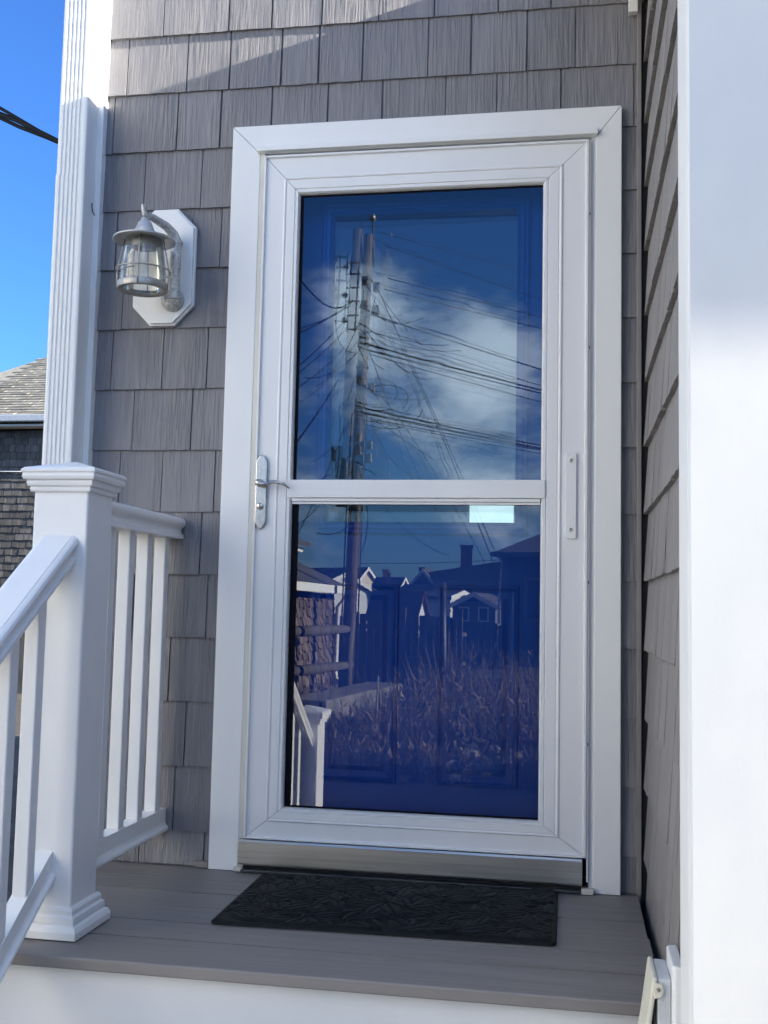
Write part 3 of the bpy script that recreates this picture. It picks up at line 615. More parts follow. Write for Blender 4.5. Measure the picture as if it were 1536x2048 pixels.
# ------------------------------------------------------------------ wall lamp
lamp = empty('wall_lamp', (-0.195, -0.03, 1.69)); tag(lamp, 'galvanised barn wall lamp with caged glass on white octagonal block', 'wall lamp')
def lp(o):
    o.parent = lamp; o.matrix_parent_inverse = Matrix.Translation((0.195, 0.03, -1.69)); return o
def octo(g): 
    x0, x1, z0, z1, c, d = -0.290+g, -0.104-g, 1.522+g, 1.868-g, 0.056-g*0.4, 0.058-g*0.4
    return [(x0+c, z0), (x1-c, z0), (x1, z0+d), (x1, z1-d), (x1-c, z1), (x0+c, z1), (x0, z1-d), (x0, z0+d)]
lp(MB().prism(octo(0.0), 'y', -0.024, -0.012).build('mounting_block', 'white', None, 0.001))
lp(MB().prism(octo(0.005), 'y', -0.034, -0.0242).build('mounting_block', 'white', None, 0.0012))
arm = MB()
ax, ay = -0.150, -0.058
arm.tube([(ax, ay, 1.588), (ax, ay, 1.605), (ax, ay, 1.70), (ax, ay, 1.752)], [0.0175, 0.0155, 0.0150, 0.0150], 16)
arm.tube([(ax, ay, 1.749), (ax, ay, 1.757), (ax, ay, 1.762)], [0.0185, 0.0195, 0.0165], 16)
arm.tube([(ax, ay, 1.758), (ax-0.006, ay-0.008, 1.776), (ax-0.020, ay-0.030, 1.793), (ax-0.044, ay-0.078, 1.803), (ax-0.053, ay-0.098, 1.802)], [0.015, 0.0145, 0.0125, 0.0105, 0.0095], 12)
arm.tube([(ax-0.051, ay-0.094, 1.796), (ax-0.0555, ay-0.104, 1.803), (ax-0.058, ay-0.1085, 1.816), (ax-0.0585, ay-0.109, 1.829)], [0.008, 0.0075, 0.0062, 0.0058], 10)
lp(edge_split(arm.build('arm', 'galv')))
cup = MB().tube([(ax-0.012, -0.0345, 1.592), (ax-0.012, -0.052, 1.592), (ax-0.012, -0.066, 1.592)], [0.034, 0.031, 0.017], 20)
lp(cup.build('arm_base', 'galv'))
LC = (-0.2045, -0.160)
hood = MB().lathe([(0.0, 1.792), (0.011, 1.792), (0.0125, 1.784), (0.019, 1.779), (0.022, 1.770), (0.028, 1.757), (0.040, 1.745), (0.058, 1.737), (0.078, 1.733), (0.0855, 1.730), (0.0865, 1.7265), (0.084, 1.7250), (0.060, 1.729), (0.040, 1.733), (0.0, 1.735)], (LC[0], LC[1], 0), 40)
lp(hood.build('hood', 'hood'))
lp(MB().lathe([(0.0, 1.732), (0.030, 1.732), (0.033, 1.722), (0.033, 1.706), (0.0, 1.704)], (LC[0], LC[1], 0), 28).build('socket_ring', 'hood'))
gl = MB().lathe([(0.050, 1.731), (0.0525, 1.712), (0.0565, 1.690), (0.0605, 1.662), (0.0630, 1.635), (0.0635, 1.612), (0.0630, 1.598)], (LC[0], LC[1], 0), 36)
lp(gl.build('glass_jar', 'lampglass'))
cage = MB()
def ring(r, z, t): 
    pts = [(LC[0]+r*math.cos(q), LC[1]+r*math.sin(q), z) for q in [2*math.pi*k/32 for k in range(33)]]
    cage.tube(pts, t, 6, False)
ring(0.0745, 1.640, 0.0021)
for q in (-0.42, 1.15, 2.72, 4.29):
    c, s_ = math.cos(q-0.95), math.sin(q-0.95)
    cage.tube([(LC[0]+r*c, LC[1]+r*s_, z) for r, z in ((0.052, 1.734), (0.0585, 1.706), (0.0640, 1.680), (0.0690, 1.655), (0.0715, 1.640), (0.0705, 1.615), (0.0695, 1.588))], 0.0019, 6)
lp(cage.build('wire_cage', 'lampsteel'))
lp(MB().lathe([(0.0680, 1.606), (0.0692, 1.604), (0.0692, 1.588), (0.0680, 1.586), (0.0660, 1.586), (0.0660, 1.605), (0.0680, 1.606)], (LC[0], LC[1], 0), 40).build('base_band', 'lampsteel'))
lp(MB().lathe([(0.0655, 1.590), (0.058, 1.588), (0.050, 1.589), (0.0495, 1.592), (0.064, 1.5935)], (LC[0], LC[1], 0), 40).build('base_lip', 'lampsteel'))

# ------------------------------------------------------------------ outdoor outlet on the wing wall
ob = empty('outlet_box', (1.145, -1.0, 0)); tag(ob, 'cream flip-cover outlet box on white block at bottom right', 'outlet box')
def op(o):
    o.parent = ob; o.matrix_parent_inverse = Matrix.Translation((-1.145, 1.0, 0)); return o
op(MB().prism([(1.1625, -1.020), (1.1460, -1.016), (1.1430, -1.008), (1.1430, -0.900), (1.1460, -0.893), (1.1625, -0.888)], 'z', -0.14, 0.136).build('mounting_block', 'white', None, 0.003))
op(MB().box(1.1200, 1.1428, -0.996, -0.885, -0.11, 0.1080).build('outlet_body', 'outlet_grey', None, 0.003))
op(MB().prism([(1.1205, 0.1100), (1.1120, 0.1105), (1.1010, 0.030), (1.0900, -0.040), (1.0990, -0.042), (1.1150, 0.070)], 'y', -1.000, -0.880).build('flip_cover', 'outlet_cream', None, 0.003))
op(MB().prism([(1.1140, 0.1040), (1.1280, 0.1010), (1.1305, 0.090), (1.1260, 0.080), (1.1150, 0.076)], 'y', -1.0025, -0.9965).build('hinge_ear', 'outlet_cream', None, 0.001))
op(MB().tube([(1.1215, -1.0045, 0.0925), (1.1215, -1.0, 0.0925)], 0.0030, 12).build('hinge_pin', 'nickel'))
op(MB().tube([(1.113, -0.95, 0.06), (1.110, -0.95, 0.0), (1.108, -0.95, -0.09)], 0.006, 8).build('plug_cord', 'redcord'))

# ------------------------------------------------------------------ service cables, upper left
A = Vector((-0.60, 0.20, 2.165)); B = at(-900, -330, y=2.2)
for i, (oz, oy, sg, r) in enumerate(((0.0, 0.0, 0.05, 0.0075), (0.004, 0.01, 0.080, 0.0066), (-0.004, -0.012, 0.025, 0.0058))):
    pts = []
    for k in range(33):
        t = k/32; p = A.lerp(B, t); p.z += -sg*math.sin(math.pi*t)*2.2 + oz + 0.008*math.sin(t*46+i*2.1)*min(1, t*9); p.y += oy+0.008*math.cos(t*46+i*2.1)*min(1, t*9); pts.append(p)
    pts = [Vector((-0.495, 0.20, 2.12))]+pts
    tag(MB().tube(pts, r, 8).build('service_cable', 'cable'), 'black overhead service cable twisted with others at upper left sky', 'cable', 'twisted service cables beside the downspout')
# ------------------------------------------------------------------ neighbour's cedar house, far left
NY0 = 13.0; NE = 3.56                            # its front wall plane and eave height
nb = empty('neighbour_house', (-11.0, NY0+3, GZ)); tag(nb, 'weathered cedar shingle house with tan roof beyond the left corner', 'house')
def np_(o):
    o.parent = nb; o.matrix_parent_inverse = Matrix.Translation((11.0, -NY0-3, -GZ)); return o
nwall = np_(MB().box(-15.5, -5.2, NY0, NY0+7, GZ, NE-0.12).build('wall', 'cedar'))
rr = random.Random(11)
zc = NE-0.12-0.128; row = 0
while zc > 0.2:
    x = -8.75+rr.uniform(-0.1, 0)
    while x < -6.55:
        w = rr.uniform(0.09, 0.2); t = rr.uniform(0.014, 0.022); z = zc+rr.uniform(-0.006, 0.006); x1 = x+w-0.006
        vs = [(x, NY0-t, z), (x1, NY0-t, z), (x1, NY0-0.004, zc+0.135), (x, NY0-0.004, zc+0.135), (x, NY0-0.001, z), (x1, NY0-0.001, z), (x1, NY0-0.001, zc+0.135), (x, NY0-0.001, zc+0.135)]
        MB().add(vs, [(0, 1, 2, 3), (0, 4, 5, 1), (0, 3, 7, 4), (1, 5, 6, 2), (3, 2, 6, 7)]).build('shingle', 'cedar', nwall); x += w
    zc -= 0.118; row += 1
PIT = 0.55; RY0 = NY0-0.28
def roofpt(px, py):                               # meet the roof plane z = NE+0.06+PIT*(y-RY0)
    d = pray(px, py); k = (NE+0.06-PIT*RY0); t = (k-CAM.z+PIT*CAM.y)/(d.z-PIT*d.y); return CAM+d*t
H0, H1 = roofpt(-2, 746), roofpt(100, 712)
hd = (H1-H0); HL = H0-hd*2.2; HR = H1+hd*3.0
HL.z = NE+0.06+PIT*(HL.y-RY0); HR.z = NE+0.06+PIT*(HR.y-RY0)
roofm = MB(); eL, eR = Vector((HL.x-0.6, RY0, NE+0.06)), Vector((-5.0, RY0, NE+0.06))
roofm.add([eL, eR, HR, HL, eL-Vector((0, 0, 0.1)), eR-Vector((0, 0, 0.1)), Vector((HR.x, NY0+7, NE-0.05)), Vector((HL.x, NY0+7, NE-0.05))], [(0, 1, 2, 3), (4, 7, 6, 5), (0, 4, 5, 1), (3, 2, 6, 7), (1, 5, 6, 2), (0, 3, 7, 4)])
nroof = np_(roofm.build('roof', 'asphalt_shingle'))
y = RY0; nrow = 0
while y < max(H1.y, HR.y):
    y2 = y+0.118
    x = -8.9+(nrow % 2)*0.12
    while x < -6.6:
        w = 0.30
        # keep below the hip line
        f = (x+w/2-H0.x)/(hd.x); hy = H0.y+hd.y*f
        if y2 < hy+0.03:
            z1, z2 = NE+0.06+PIT*(y-RY0), NE+0.06+PIT*(y2-RY0); th = rr.uniform(0.014, 0.026)
            vs = [(x, y-0.012, z1+th), (x+w-0.012, y-0.012, z1+th), (x+w-0.012, y2+0.02, z2+0.009), (x, y2+0.02, z2+0.009), (x, y-0.012, z1-0.004), (x+w-0.012, y-0.012, z1-0.004)]
            MB().add(vs, [(0, 1, 2, 3), (0, 4, 5, 1), (0, 3, 4), (1, 5, 2)]).build('roof_shingle', 'asphalt_shingle', nroof)
        x += w
    y = y2; nrow += 1
np_(MB().box(eL.x, -5.0, RY0-0.11, RY0-0.005, NE-0.05, NE+0.055).build('gutter', 'outlet_grey', None, 0.01))
np_(MB().box(eL.x, -5.2, RY0-0.005, NY0-0.001, NE-0.11, NE-0.08).build('soffit', 'trim_white'))
np_(MB().tube([(-9.5, NY0-0.03, NE-0.13), (-8.2, NY0-0.035, NE-0.15), (-7.2, NY0-0.03, NE-0.12), (-7.05, NY0-0.03, NE-0.3), (-7.0, NY0-0.03, 0.5)], 0.012, 6).build('wall_cable', 'cable'))
np_(MB().tube([(-10.5, NY0-0.04, 2.76), (-6.4, NY0-0.04, 2.76)], 0.010, 6).build('wall_cable', 'trim_white'))

# ================================================================== the yard behind the camera, seen mirrored in the glass
# ---- utility pole
PP = rf(691, 1385, z=GZ); PB = PP.copy()
pt = rf(738, 470, y=PP.y); PX_T = pt.x
pole = empty('utility_pole', (PB.x, PB.y, GZ)); tag(pole, 'weathered wooden utility pole crowded with wires, mirrored in the door glass', 'utility pole')
def up_(o):
    o.parent = pole; o.matrix_parent_inverse = Matrix.Translation((-PB.x, -PB.y, -GZ)); return o
def pole_at(z):
    t = (z-GZ)/(pt.z-GZ); return Vector((PB.x+(PX_T-PB.x)*t, PB.y, z))
up_(MB().tube([pole_at(GZ-0.3), pole_at(1.5), pole_at(4.0), pole_at(pt.z)], [0.115, 0.110, 0.100, 0.080], 18).build('shaft', 'pole'))
up_(MB().tube([pole_at(pt.z-0.6)+Vector((0.12, 0, 0)), pole_at(pt.z+0.28)+Vector((0.05, 0, 0))], 0.02, 8).build('top_pin', 'metal_dark'))
up_(MB().lathe([(0, 0.10), (0.04, 0.09), (0.06, 0.05), (0.045, 0.03), (0.065, 0.0), (0, -0.01)], pole_at(pt.z+0.28)+Vector((0.05, 0, 0)), 14).build('insulator', 'porcelain'))
for sx_ in (-1,):                                # ladder-like spacer brackets either side
    br = MB(); b0 = pole_at(5.6)
    for xo in (0.17, 0.31):
        br.tube([(b0.x+sx_*xo, b0.y, 5.55), (b0.x+sx_*xo+0.05, b0.y, 6.85)], 0.016, 6)
    for z in (5.60, 5.85, 6.10, 6.35, 6.60, 6.80): br.tube([(b0.x+sx_*0.10, b0.y, z), (b0.x+sx_*0.34, b0.y, z)], 0.016, 6)
    up_(br.build('bracket', 'metal_dark'))
    for z in (5.75, 6.2, 6.72):
        up_(MB().lathe([(0, 0.07), (0.04, 0.06), (0.055, 0.03), (0.04, 0.02), (0.055, -0.01), (0.03, -0.03), (0, -0.03)], (b0.x+sx_*0.36, b0.y, z), 12).build('insulator', 'porcelain'))
for i, (z, h, xo) in enumerate(((2.45, 0.42, -0.24), (2.95, 0.35, -0.28), (3.25, 0.26, -0.36))):
    p = pole_at(z); up_(MB().box(p.x+xo-0.09, p.x+xo+0.07, p.y-0.1, p.y+0.1, z, z+h).build('terminal_box', 'metal_dark', None, 0.01))
for xo in (-0.145, 0.14): up_(MB().tube([(pole_at(0.2).x+xo, PB.y+0.02, GZ), (pole_at(2).x+xo, PB.y+0.02, 2.0), (pole_at(4).x+xo*0.95, PB.y+0.02, 4.1)], 0.013, 8).build('conduit', 'metal_dark'))
rw = random.Random(5)
for i in range(2):                                 # slack cable loops
    z = rw.uniform(2.7, 5.3); c = pole_at(z)+Vector((rw.uniform(-0.45, 0.75), rw.uniform(-0.1, 0.2), 0)); a, b = rw.uniform(0.15, 0.45), rw.uniform(0.10, 0.35); q0 = rw.uniform(0, 6)
    up_(MB().tube([c+Vector((a*math.cos(q0+q*0.42), 0.05*math.sin(q), b*math.sin(q0+q*0.42)*(1-0.02*q))) for q in range(15)], 0.010, 5).build('cable_loop', 'cable'))

# ---- overhead wires: from the pole to the next pole down the street, out of sight
def wire(p0, p1, r, sag=0.3, n=26, wob=0.0):
    pts = []
    for k in range(n+1):
        t = k/n; p = p0.lerp(p1, t); p.z -= 4*sag*t*(1-t); p.z += wob*math.sin(k*1.9)*math.sin(math.pi*t); pts.append(p)
    return MB().tube(pts, r*0.62, 6)
FARY = -58.0
WR = [(752, 462, 545, 0.010), (768, 490, 592, 0.012), (775, 556, 627, 0.016), (768, 578, 650, 0.016), (760, 628, 728, 0.026), (752, 662, 762, 0.014),
      (745, 690, 772, 0.030), (745, 700, 778, 0.028), (742, 708, 796, 0.016), (728, 818, 884, 0.026), (728, 826, 890, 0.036), (728, 836, 893, 0.022), (728, 840, 900, 0.014)]
for i, (x0, y0, y1, r) in enumerate(WR):
    p0 = rf(x0, y0, y=PB.y+0.05); p0.x = pole_at(p0.z).x+0.12 if i > 3 else p0.x
    ye = y0+(y1-y0)/(1085-x0)*(1750-x0)-40; p1 = rf(1750, ye, y=FARY)
    tag(wire(p0, p1, r, 0.5).build('overhead_wire', 'cable'), 'dark overhead wire running right from the mirrored utility pole', 'wire', 'street wires right of the pole')
WLF = [((702, 606), (585, 652), -9, 0.014), ((700, 612), (585, 640), -8, 0.010), ((690, 640), (585, 722), -9, 0.013), ((690, 660), (585, 735), -9, 0.010), ((676, 760), (586, 872), -8, 0.020), ((686, 700), (588, 760), -9, 0.010), ((690, 850), (640, 960), -12, 0.010)]
for (a, b, yy, r) in WLF:
    p0 = rf(*a, y=PB.y+0.05); p1 = rf(*b, y=yy)
    tag(wire(p0, p1+(p1-p0)*0.9, r, 0.12).build('overhead_wire', 'cable'), 'dark service wire leaving the mirrored pole to the left', 'wire', 'service wires left of the pole')
DN = [((765, 600), (905, 905), (1010, 1150), 0.014), ((800, 690), (880, 850), (1000, 1160), 0.016), ((735, 690), (790, 860), (880, 1040), 0.010), ((705, 600), (660, 640), (590, 545), 0.018), ((740, 770), (830, 850), (1000, 1185), 0.010)]
for (a, b, c, r) in DN:
    p0, pm, p1 = rf(*a, y=PB.y+0.2), rf(*b, y=-18), rf(*c, y=-24 if c[1] > 900 else -10)
    pts = [p0*(1-t)**2 + pm*2*t*(1-t) + p1*t*t for t in [k/24 for k in range(25)]]
    tag(MB().tube(pts, r*0.7, 6).build('service_drop', 'cable'), 'slack service drop sweeping down from the mirrored utility pole', 'wire', 'service drops off the pole')
for (a, b, yy) in (((702, 1126), (1300, 1090), -30), ((860, 1160), (1200, 1112), -34), ((880, 1172), (1150, 1120), -33)):
    tag(wire(rf(*a, y=yy), rf(*b, y=yy+8), 0.014, 0.15).build('overhead_wire', 'cable'), 'thin wire crossing low over the mirrored rooftops', 'wire', 'low wires over the rooftops')

# ---- loose cables tangled round the head of the pole
rt_ = random.Random(77)
for i in range(22):
    z = rt_.uniform(2.6, 6.6); p0 = pole_at(z)+Vector((rt_.uniform(-0.1, 0.1), 0.12, 0)); q = Vector((rt_.uniform(-1.5, 1.9), rt_.uniform(-0.3, 0.6), rt_.uniform(-1.6, 0.7)))
    m_ = p0+q*0.5+Vector((rt_.uniform(-0.3, 0.3), 0, -rt_.uniform(0.1, 0.7))); p1 = p0+q
    pts = [p0*(1-t)**2+m_*2*t*(1-t)+p1*t*t for t in [k/12 for k in range(13)]]
    up_(MB().tube(pts, rt_.uniform(0.004, 0.009), 5).build('loose_cable', 'cable'))
for i in range(10):
    z = rt_.uniform(2.0, 6.7); p = pole_at(z); up_(MB().tube([p+Vector((0, 0.0, -0.03)), p+Vector((0, 0, 0.03))], 0.128-0.004*z, 14).build('band_clamp', 'metal_dark'))
for i in range(5):
    z = rt_.uniform(3.2, 6.3); p = pole_at(z)+Vector((0.14, 0.06, 0)); up_(MB().box(p.x, p.x+0.12, p.y-0.05, p.y+0.05, z, z+0.16).build('junction_box', 'porcelain', None, 0.01))

# ---- gabled houses far behind
def gable_house(name, label, front, normal, w, d, eave, peak, wall, roof, windows=(), trim=True, chimney=None, base=GZ):
    """front: centre of the gable face on the ground; normal: direction it faces; windows: (x, z, w, h) on that face"""
    nx, ny = normal; l = math.hypot(nx, ny); nx, ny = nx/l, ny/l
    h = empty(name, (front.x, front.y, base), math.atan2(-nx, ny))       # local +y is the gable's outward normal
    tag(h, label, 'house', 'far houses mirrored in the glass')
    e, p = eave-base, peak-base; hw = w/2
    MB().prism([(-hw, 0), (hw, 0), (hw, e), (0, p), (-hw, e)], 'y', -d, 0).build('wall', wall, h)
    t, ov = 0.14, 0.25; sl = (p-e)/hw; z0 = e-sl*ov
    rm = MB().prism([(-hw-ov, z0+0.01), (0, p+0.01), (hw+ov, z0+0.01), (hw+ov, z0+t), (0, p+t), (-hw-ov, z0+t)], 'y', -d-0.2, 0.22).build('roof', roof, h)
    if trim:
        MB().prism([(-hw-ov, z0-0.10), (0, p-0.10), (hw+ov, z0-0.10), (hw+ov, z0+t+0.02), (0, p+t+0.02), (-hw-ov, z0+t+0.02)], 'y', 0.221, 0.26).build('rake_board', 'trim_white', h)
    for (x, z, ww, hh) in windows:
        wo_ = MB().box(x-ww/2-0.07, x+ww/2+0.07, 0.002, 0.05, z-0.07, z+hh+0.07).build('window', 'trim_white', h)
        MB().box(x-ww/2, x+ww/2, 0.051, 0.056, z, z+hh).build('pane', 'pane_dark', wo_)
    if chimney:
        x, y, cw, ch = chimney; c = MB().box(x-cw/2, x+cw/2, y-cw/2, y+cw/2, p-0.9, p+ch).box(x-cw/2-0.06, x+cw/2+0.06, y-cw/2-0.06, y+cw/2+0.06, p+ch, p+ch+0.14).build('chimney', 'brick', rm)
    return h
def gh(name, label, pk, el, yy, normal, wreal, d, wall, roof, **k):
    P = rf(*pk, y=yy); Ee = rf(*el, y=yy); return gable_house(name, label, Vector((P.x, yy, 0)), normal, wreal, d, Ee.z, P.z, wall, roof, **k)
gh('gabled_house', 'cream gabled house standing in sunlight, mirrored in the lower pane', (733, 1138), (733, 1180), -80, (0.86, 0.5), 3.6, 9, 'cream_wall', 'asphalt_dark', windows=((-1.0, 2.0, 0.45, 1.5), (1.0, 2.0, 0.45, 1.5)))
gh('gabled_house', 'low dark house behind the cream gable, mirrored in the lower pane', (795, 1160), (795, 1183), -92, (0.35, 0.94), 7, 8, 'grey_wall', 'asphalt_dark', trim=False, chimney=(-0.5, -3, 0.5, 0.9))
gh('gabled_house', 'narrow white sunlit gable end between dark roofs, mirrored in glass', (806, 1158), (806, 1205), -78, (0.93, 0.36), 3.4, 2.2, 'white_wall', 'asphalt_dark')
gh('gabled_house', 'grey house with steep gable and two windows, mirrored in glass', (848, 1142), (848, 1190), -70, (-0.25, 0.97), 3.0, 8, 'grey_wall', 'asphalt_dark', windows=((-0.5, 2.1, 0.5, 0.9), (0.4, 2.1, 0.5, 0.9)), chimney=(-1.1, -2.5, 0.4, 0.2))
gh('gabled_house', 'brown roofed cottage with tiny white gable, mirrored in glass', (842, 1188), (842, 1226), -50, (0.93, 0.36), 1.0, 2.6, 'white_wall', 'roof_red', trim=False)
gh('gabled_house', 'small white sunlit house with window beside the tall post, mirrored', (921, 1186), (921, 1196), -58, (0.86, 0.5), 1.9, 3, 'white_wall', 'asphalt_dark', windows=((0.0, 1.15, 0.6, 0.6),))
gh('gabled_house', 'dark house with tall brick chimney at right, mirrored in the pane', (1000, 1128), (1000, 1150), -62, (0.1, 1.0), 8.0, 9, 'grey_wall', 'asphalt_dark', trim=False, chimney=(-2.0, -1.0, 0.7, 1.0))

for (pk_, el_, yy, nn, w_, d_, wl_, rf2, lab, kw) in (
        ((770, 1168), (770, 1192), -72, (0.2, 0.98), 1.6, 6, 'grey_wall', 'asphalt_dark', 'small dark gable next to the cream house, mirrored in glass', dict(trim=False, chimney=(0.3, -1.5, 0.25, 0.7))),
        ((888, 1172), (888, 1200), -64, (0.6, 0.8), 2.6, 5, 'cream_wall', 'roof_red', 'cream gable under a brown roof right of centre, mirrored in glass', dict(windows=((0.0, 1.6, 0.5, 0.7),))),
        ((948, 1190), (948, 1212), -52, (-0.1, 0.99), 2.2, 5, 'grey_wall', 'asphalt_dark', 'little grey cottage with two windows below the chimney, mirrored', dict(windows=((-0.5, 0.9, 0.4, 0.6), (0.5, 0.9, 0.4, 0.6)))),
        ((688, 1150), (688, 1180), -60, (0.7, 0.7), 4.0, 5, 'white_wall', 'asphalt_dark', 'white gable half hidden behind the pole, mirrored in glass', dict(windows=((0.6, 1.3, 0.5, 0.9),)))):
    gh('gabled_house', lab, pk_, el_, yy, nn, w_, d_, wl_, rf2, **kw)
# ---- unseen buildings added for light: pale one bounces sun, low one shades yard
gable_house('bounce_house', 'unseen pale house added left of the porch to bounce sunlight', Vector((-5.0, -6.3, 0)), (1, 0), 8.6, 8, 4.2, 6.6, 'pale_wall', 'asphalt_dark', windows=((-3, 1.2, 0.9, 1.4), (0, 1.2, 0.9, 1.4), (3, 1.2, 0.9, 1.4), (-2, 3.7, 0.9, 1.3), (2, 3.7, 0.9, 1.3)))
gar = empty('shade_garage', (5.5, -6.0, GZ)); tag(gar, 'unseen low grey building added right of the porch for shade', 'shade_garage')
MB().box(-2.2, 2.5, -1.6, 2.7, 0, 2.6).build('wall', 'grey_wall', gar)
MB().prism([(-2.5, 2.55), (2.8, 2.55), (2.8, 2.7), (0.1, 3.3), (-2.5, 2.7)], 'y', -1.8, 2.9).build('roof', 'asphalt_dark', gar)
gd = MB().box(-2.25, -2.201, -1.1, 1.9, 0.02, 2.2).build('door', 'trim_white', gar)
for z in (0.55, 1.1, 1.65): MB().box(-2.262, -2.2501, -1.08, 1.88, z, z+0.02).build('door_joint', 'dark', gd)

# ---- dark house close on the right of the reflection
RHY = -26.0
r0 = rf(1003, 1125, y=RHY); re = rf(985, 1107, y=RHY)
rh = empty('hip_roof_house', (r0.x+4, RHY-3, GZ)); tag(rh, 'dark grey hip roofed house with drainpipe, right side of the reflection', 'house')
def rhp(o):
    o.parent = rh; o.matrix_parent_inverse = Matrix.Translation((-r0.x-4, -RHY+3, -GZ)); return o
rhp(MB().box(r0.x, r0.x+8, RHY-7, RHY, GZ, re.z).build('wall', 'grey_wall'))
rt = rf(1075, 1066, y=RHY-3)
rhp(MB().add([(re.x, RHY+0.35, re.z), (r0.x+8.3, RHY+0.35, re.z), (r0.x+8.3, RHY-7.4, re.z), (re.x, RHY-7.4, re.z), (r0.x+3.2, RHY-3.4, re.z+1.7), (r0.x+5.2, RHY-3.4, re.z+1.7)],
             [(0, 1, 5, 4), (1, 2, 5), (2, 3, 4, 5), (3, 0, 4), (0, 3, 2, 1)]).build('roof', 'asphalt_dark'))
rhp(MB().box(re.x-0.02, r0.x+8.3, RHY+0.351, RHY+0.42, re.z-0.10, re.z+0.03).build('gutter', 'grey_wall'))
rhp(MB().box(r0.x, r0.x+0.16, RHY+0.002, RHY+0.03, GZ, re.z-0.1).build('corner_board', 'trim_grey'))
rhp(MB().tube([(r0.x+0.02, RHY+0.06, re.z-0.1), (r0.x-0.05, RHY+0.06, 1.0), (r0.x-0.05, RHY+0.06, 0.35)], 0.03, 8).build('drainpipe', 'trim_white'))
wv = rhp(MB().box(r0.x+0.6, r0.x+1.7, RHY+0.002, RHY+0.05, 0.4, 1.6).build('window', 'trim_grey')); MB().box(r0.x+0.7, r0.x+1.6, RHY+0.051, RHY+0.056, 0.5, 1.5).build('pane', 'pane_dark', wv)

# ---- low shingled shed at the left of the reflection: wall runs towards the street, facing right
SX, SY0, SY1 = -3.40, -17.0, -11.2; SEV = 0.95
shed = empty('shingled_shed', (-5.2, -13, GZ)); tag(shed, 'low brown cedar shingle shed with white gutter, left of the reflection', 'shed')
def shp(o):
    o.parent = shed; o.matrix_parent_inverse = Matrix.Translation((5.2, 13, -GZ)); return o
sw = shp(MB().box(SX-4, SX, SY0, SY1, GZ, SEV).build('wall', 'cedar_brown'))
rs = random.Random(21); z = GZ+0.12
while z < SEV-0.02:
    y = SY0
    while y < -13.2:
        w = rs.uniform(0.10, 0.22); t = rs.uniform(0.02, 0.05); zb = z+rs.uniform(-0.03, 0.03); y2 = y+w-rs.uniform(0.012, 0.03); zt = min(z+0.165, SEV)
        MB().add([(SX+t, y, zb), (SX+t, y2, zb), (SX+0.005, y2, zt), (SX+0.005, y, zt), (SX+0.001, y, zb), (SX+0.001, y2, zb)], [(0, 1, 2, 3), (0, 4, 5, 1), (0, 3, 4), (1, 5, 2)]).build('shingle', 'cedar_brown', sw); y += w
    z += 0.145
shp(MB().prism([(SX+0.28, SEV+0.02), (SX-4.3, SEV+2.1), (SX-4.3, SEV+2.22), (SX+0.28, SEV+0.12)], 'y', SY0-0.25, SY1+0.2).build('roof', 'asphalt_dark'))
shp(MB().box(SX+0.281, SX+0.38, SY0-0.25, SY1+0.2, SEV-0.01, SEV+0.13).build('gutter', 'trim_white', None, 0.01))
shp(MB().tube([(SX+0.30, SY0+0.06, SEV), (SX+0.10, SY0+0.06, SEV-0.25), (SX+0.08, SY0+0.06, GZ+0.25), (SX+0.10, SY0+0.06, GZ+0.12), (SX+0.34, SY0+0.06, GZ+0.06)], 0.045, 8).build('downspout', 'trim_white'))
dm = shp(MB().box(SX-2.4, SX-0.75, SY0+0.3, SY0+4.5, SEV+0.3, 1.72).build('dormer', 'cedar_brown'))
shp(MB().box(SX-0.748, SX-0.60, SY0+0.05, SY0+4.8, 1.722, 1.80).build('dormer_trim', 'trim_white'))
shp(MB().prism([(SX-0.45, 1.81), (SX-2.6, 2.5), (SX-2.6, 2.6), (SX-0.45, 1.9)], 'y', SY0+0.0, SY0+4.9).build('dormer_roof', 'asphalt_dark'))

# ---- split rail fence in front of the shed
fence = empty('split_rail_fence', (-3.1, -14.3, GZ)); tag(fence, 'weathered split rail fence with leaning posts, left of the reflection', 'fence')
def fp(o):
    o.parent = fence; o.matrix_parent_inverse = Matrix.Translation((3.1, 14.3, -GZ)); return o
FA, FB_ = Vector((-2.55, -14.3, GZ)), Vector((-3.16, -12.2, GZ)); FC = FB_+(FB_-FA)
for p, top in ((FA, 0.62), (FB_, 0.50), (FC, 0.5)): fp(MB().tube([p-Vector((0, 0, 0.2)), p+Vector((0.01, 0, 0.7)), Vector((p.x+0.06, p.y, top))], [0.075, 0.07, 0.065], 8).build('post', 'fence_wood'))
for zz in (0.36, -0.22):
    for a, b in ((FA, FB_), (FB_, FC)):
        fp(MB().tube([Vector((a.x, a.y, zz))+(a-b)*0.06, Vector(((a.x+b.x)/2, (a.y+b.y)/2, zz-0.02)), Vector((b.x, b.y, zz-0.03))+(b-a)*0.06], [0.06, 0.085, 0.07], 8).build('rail', 'fence_wood'))
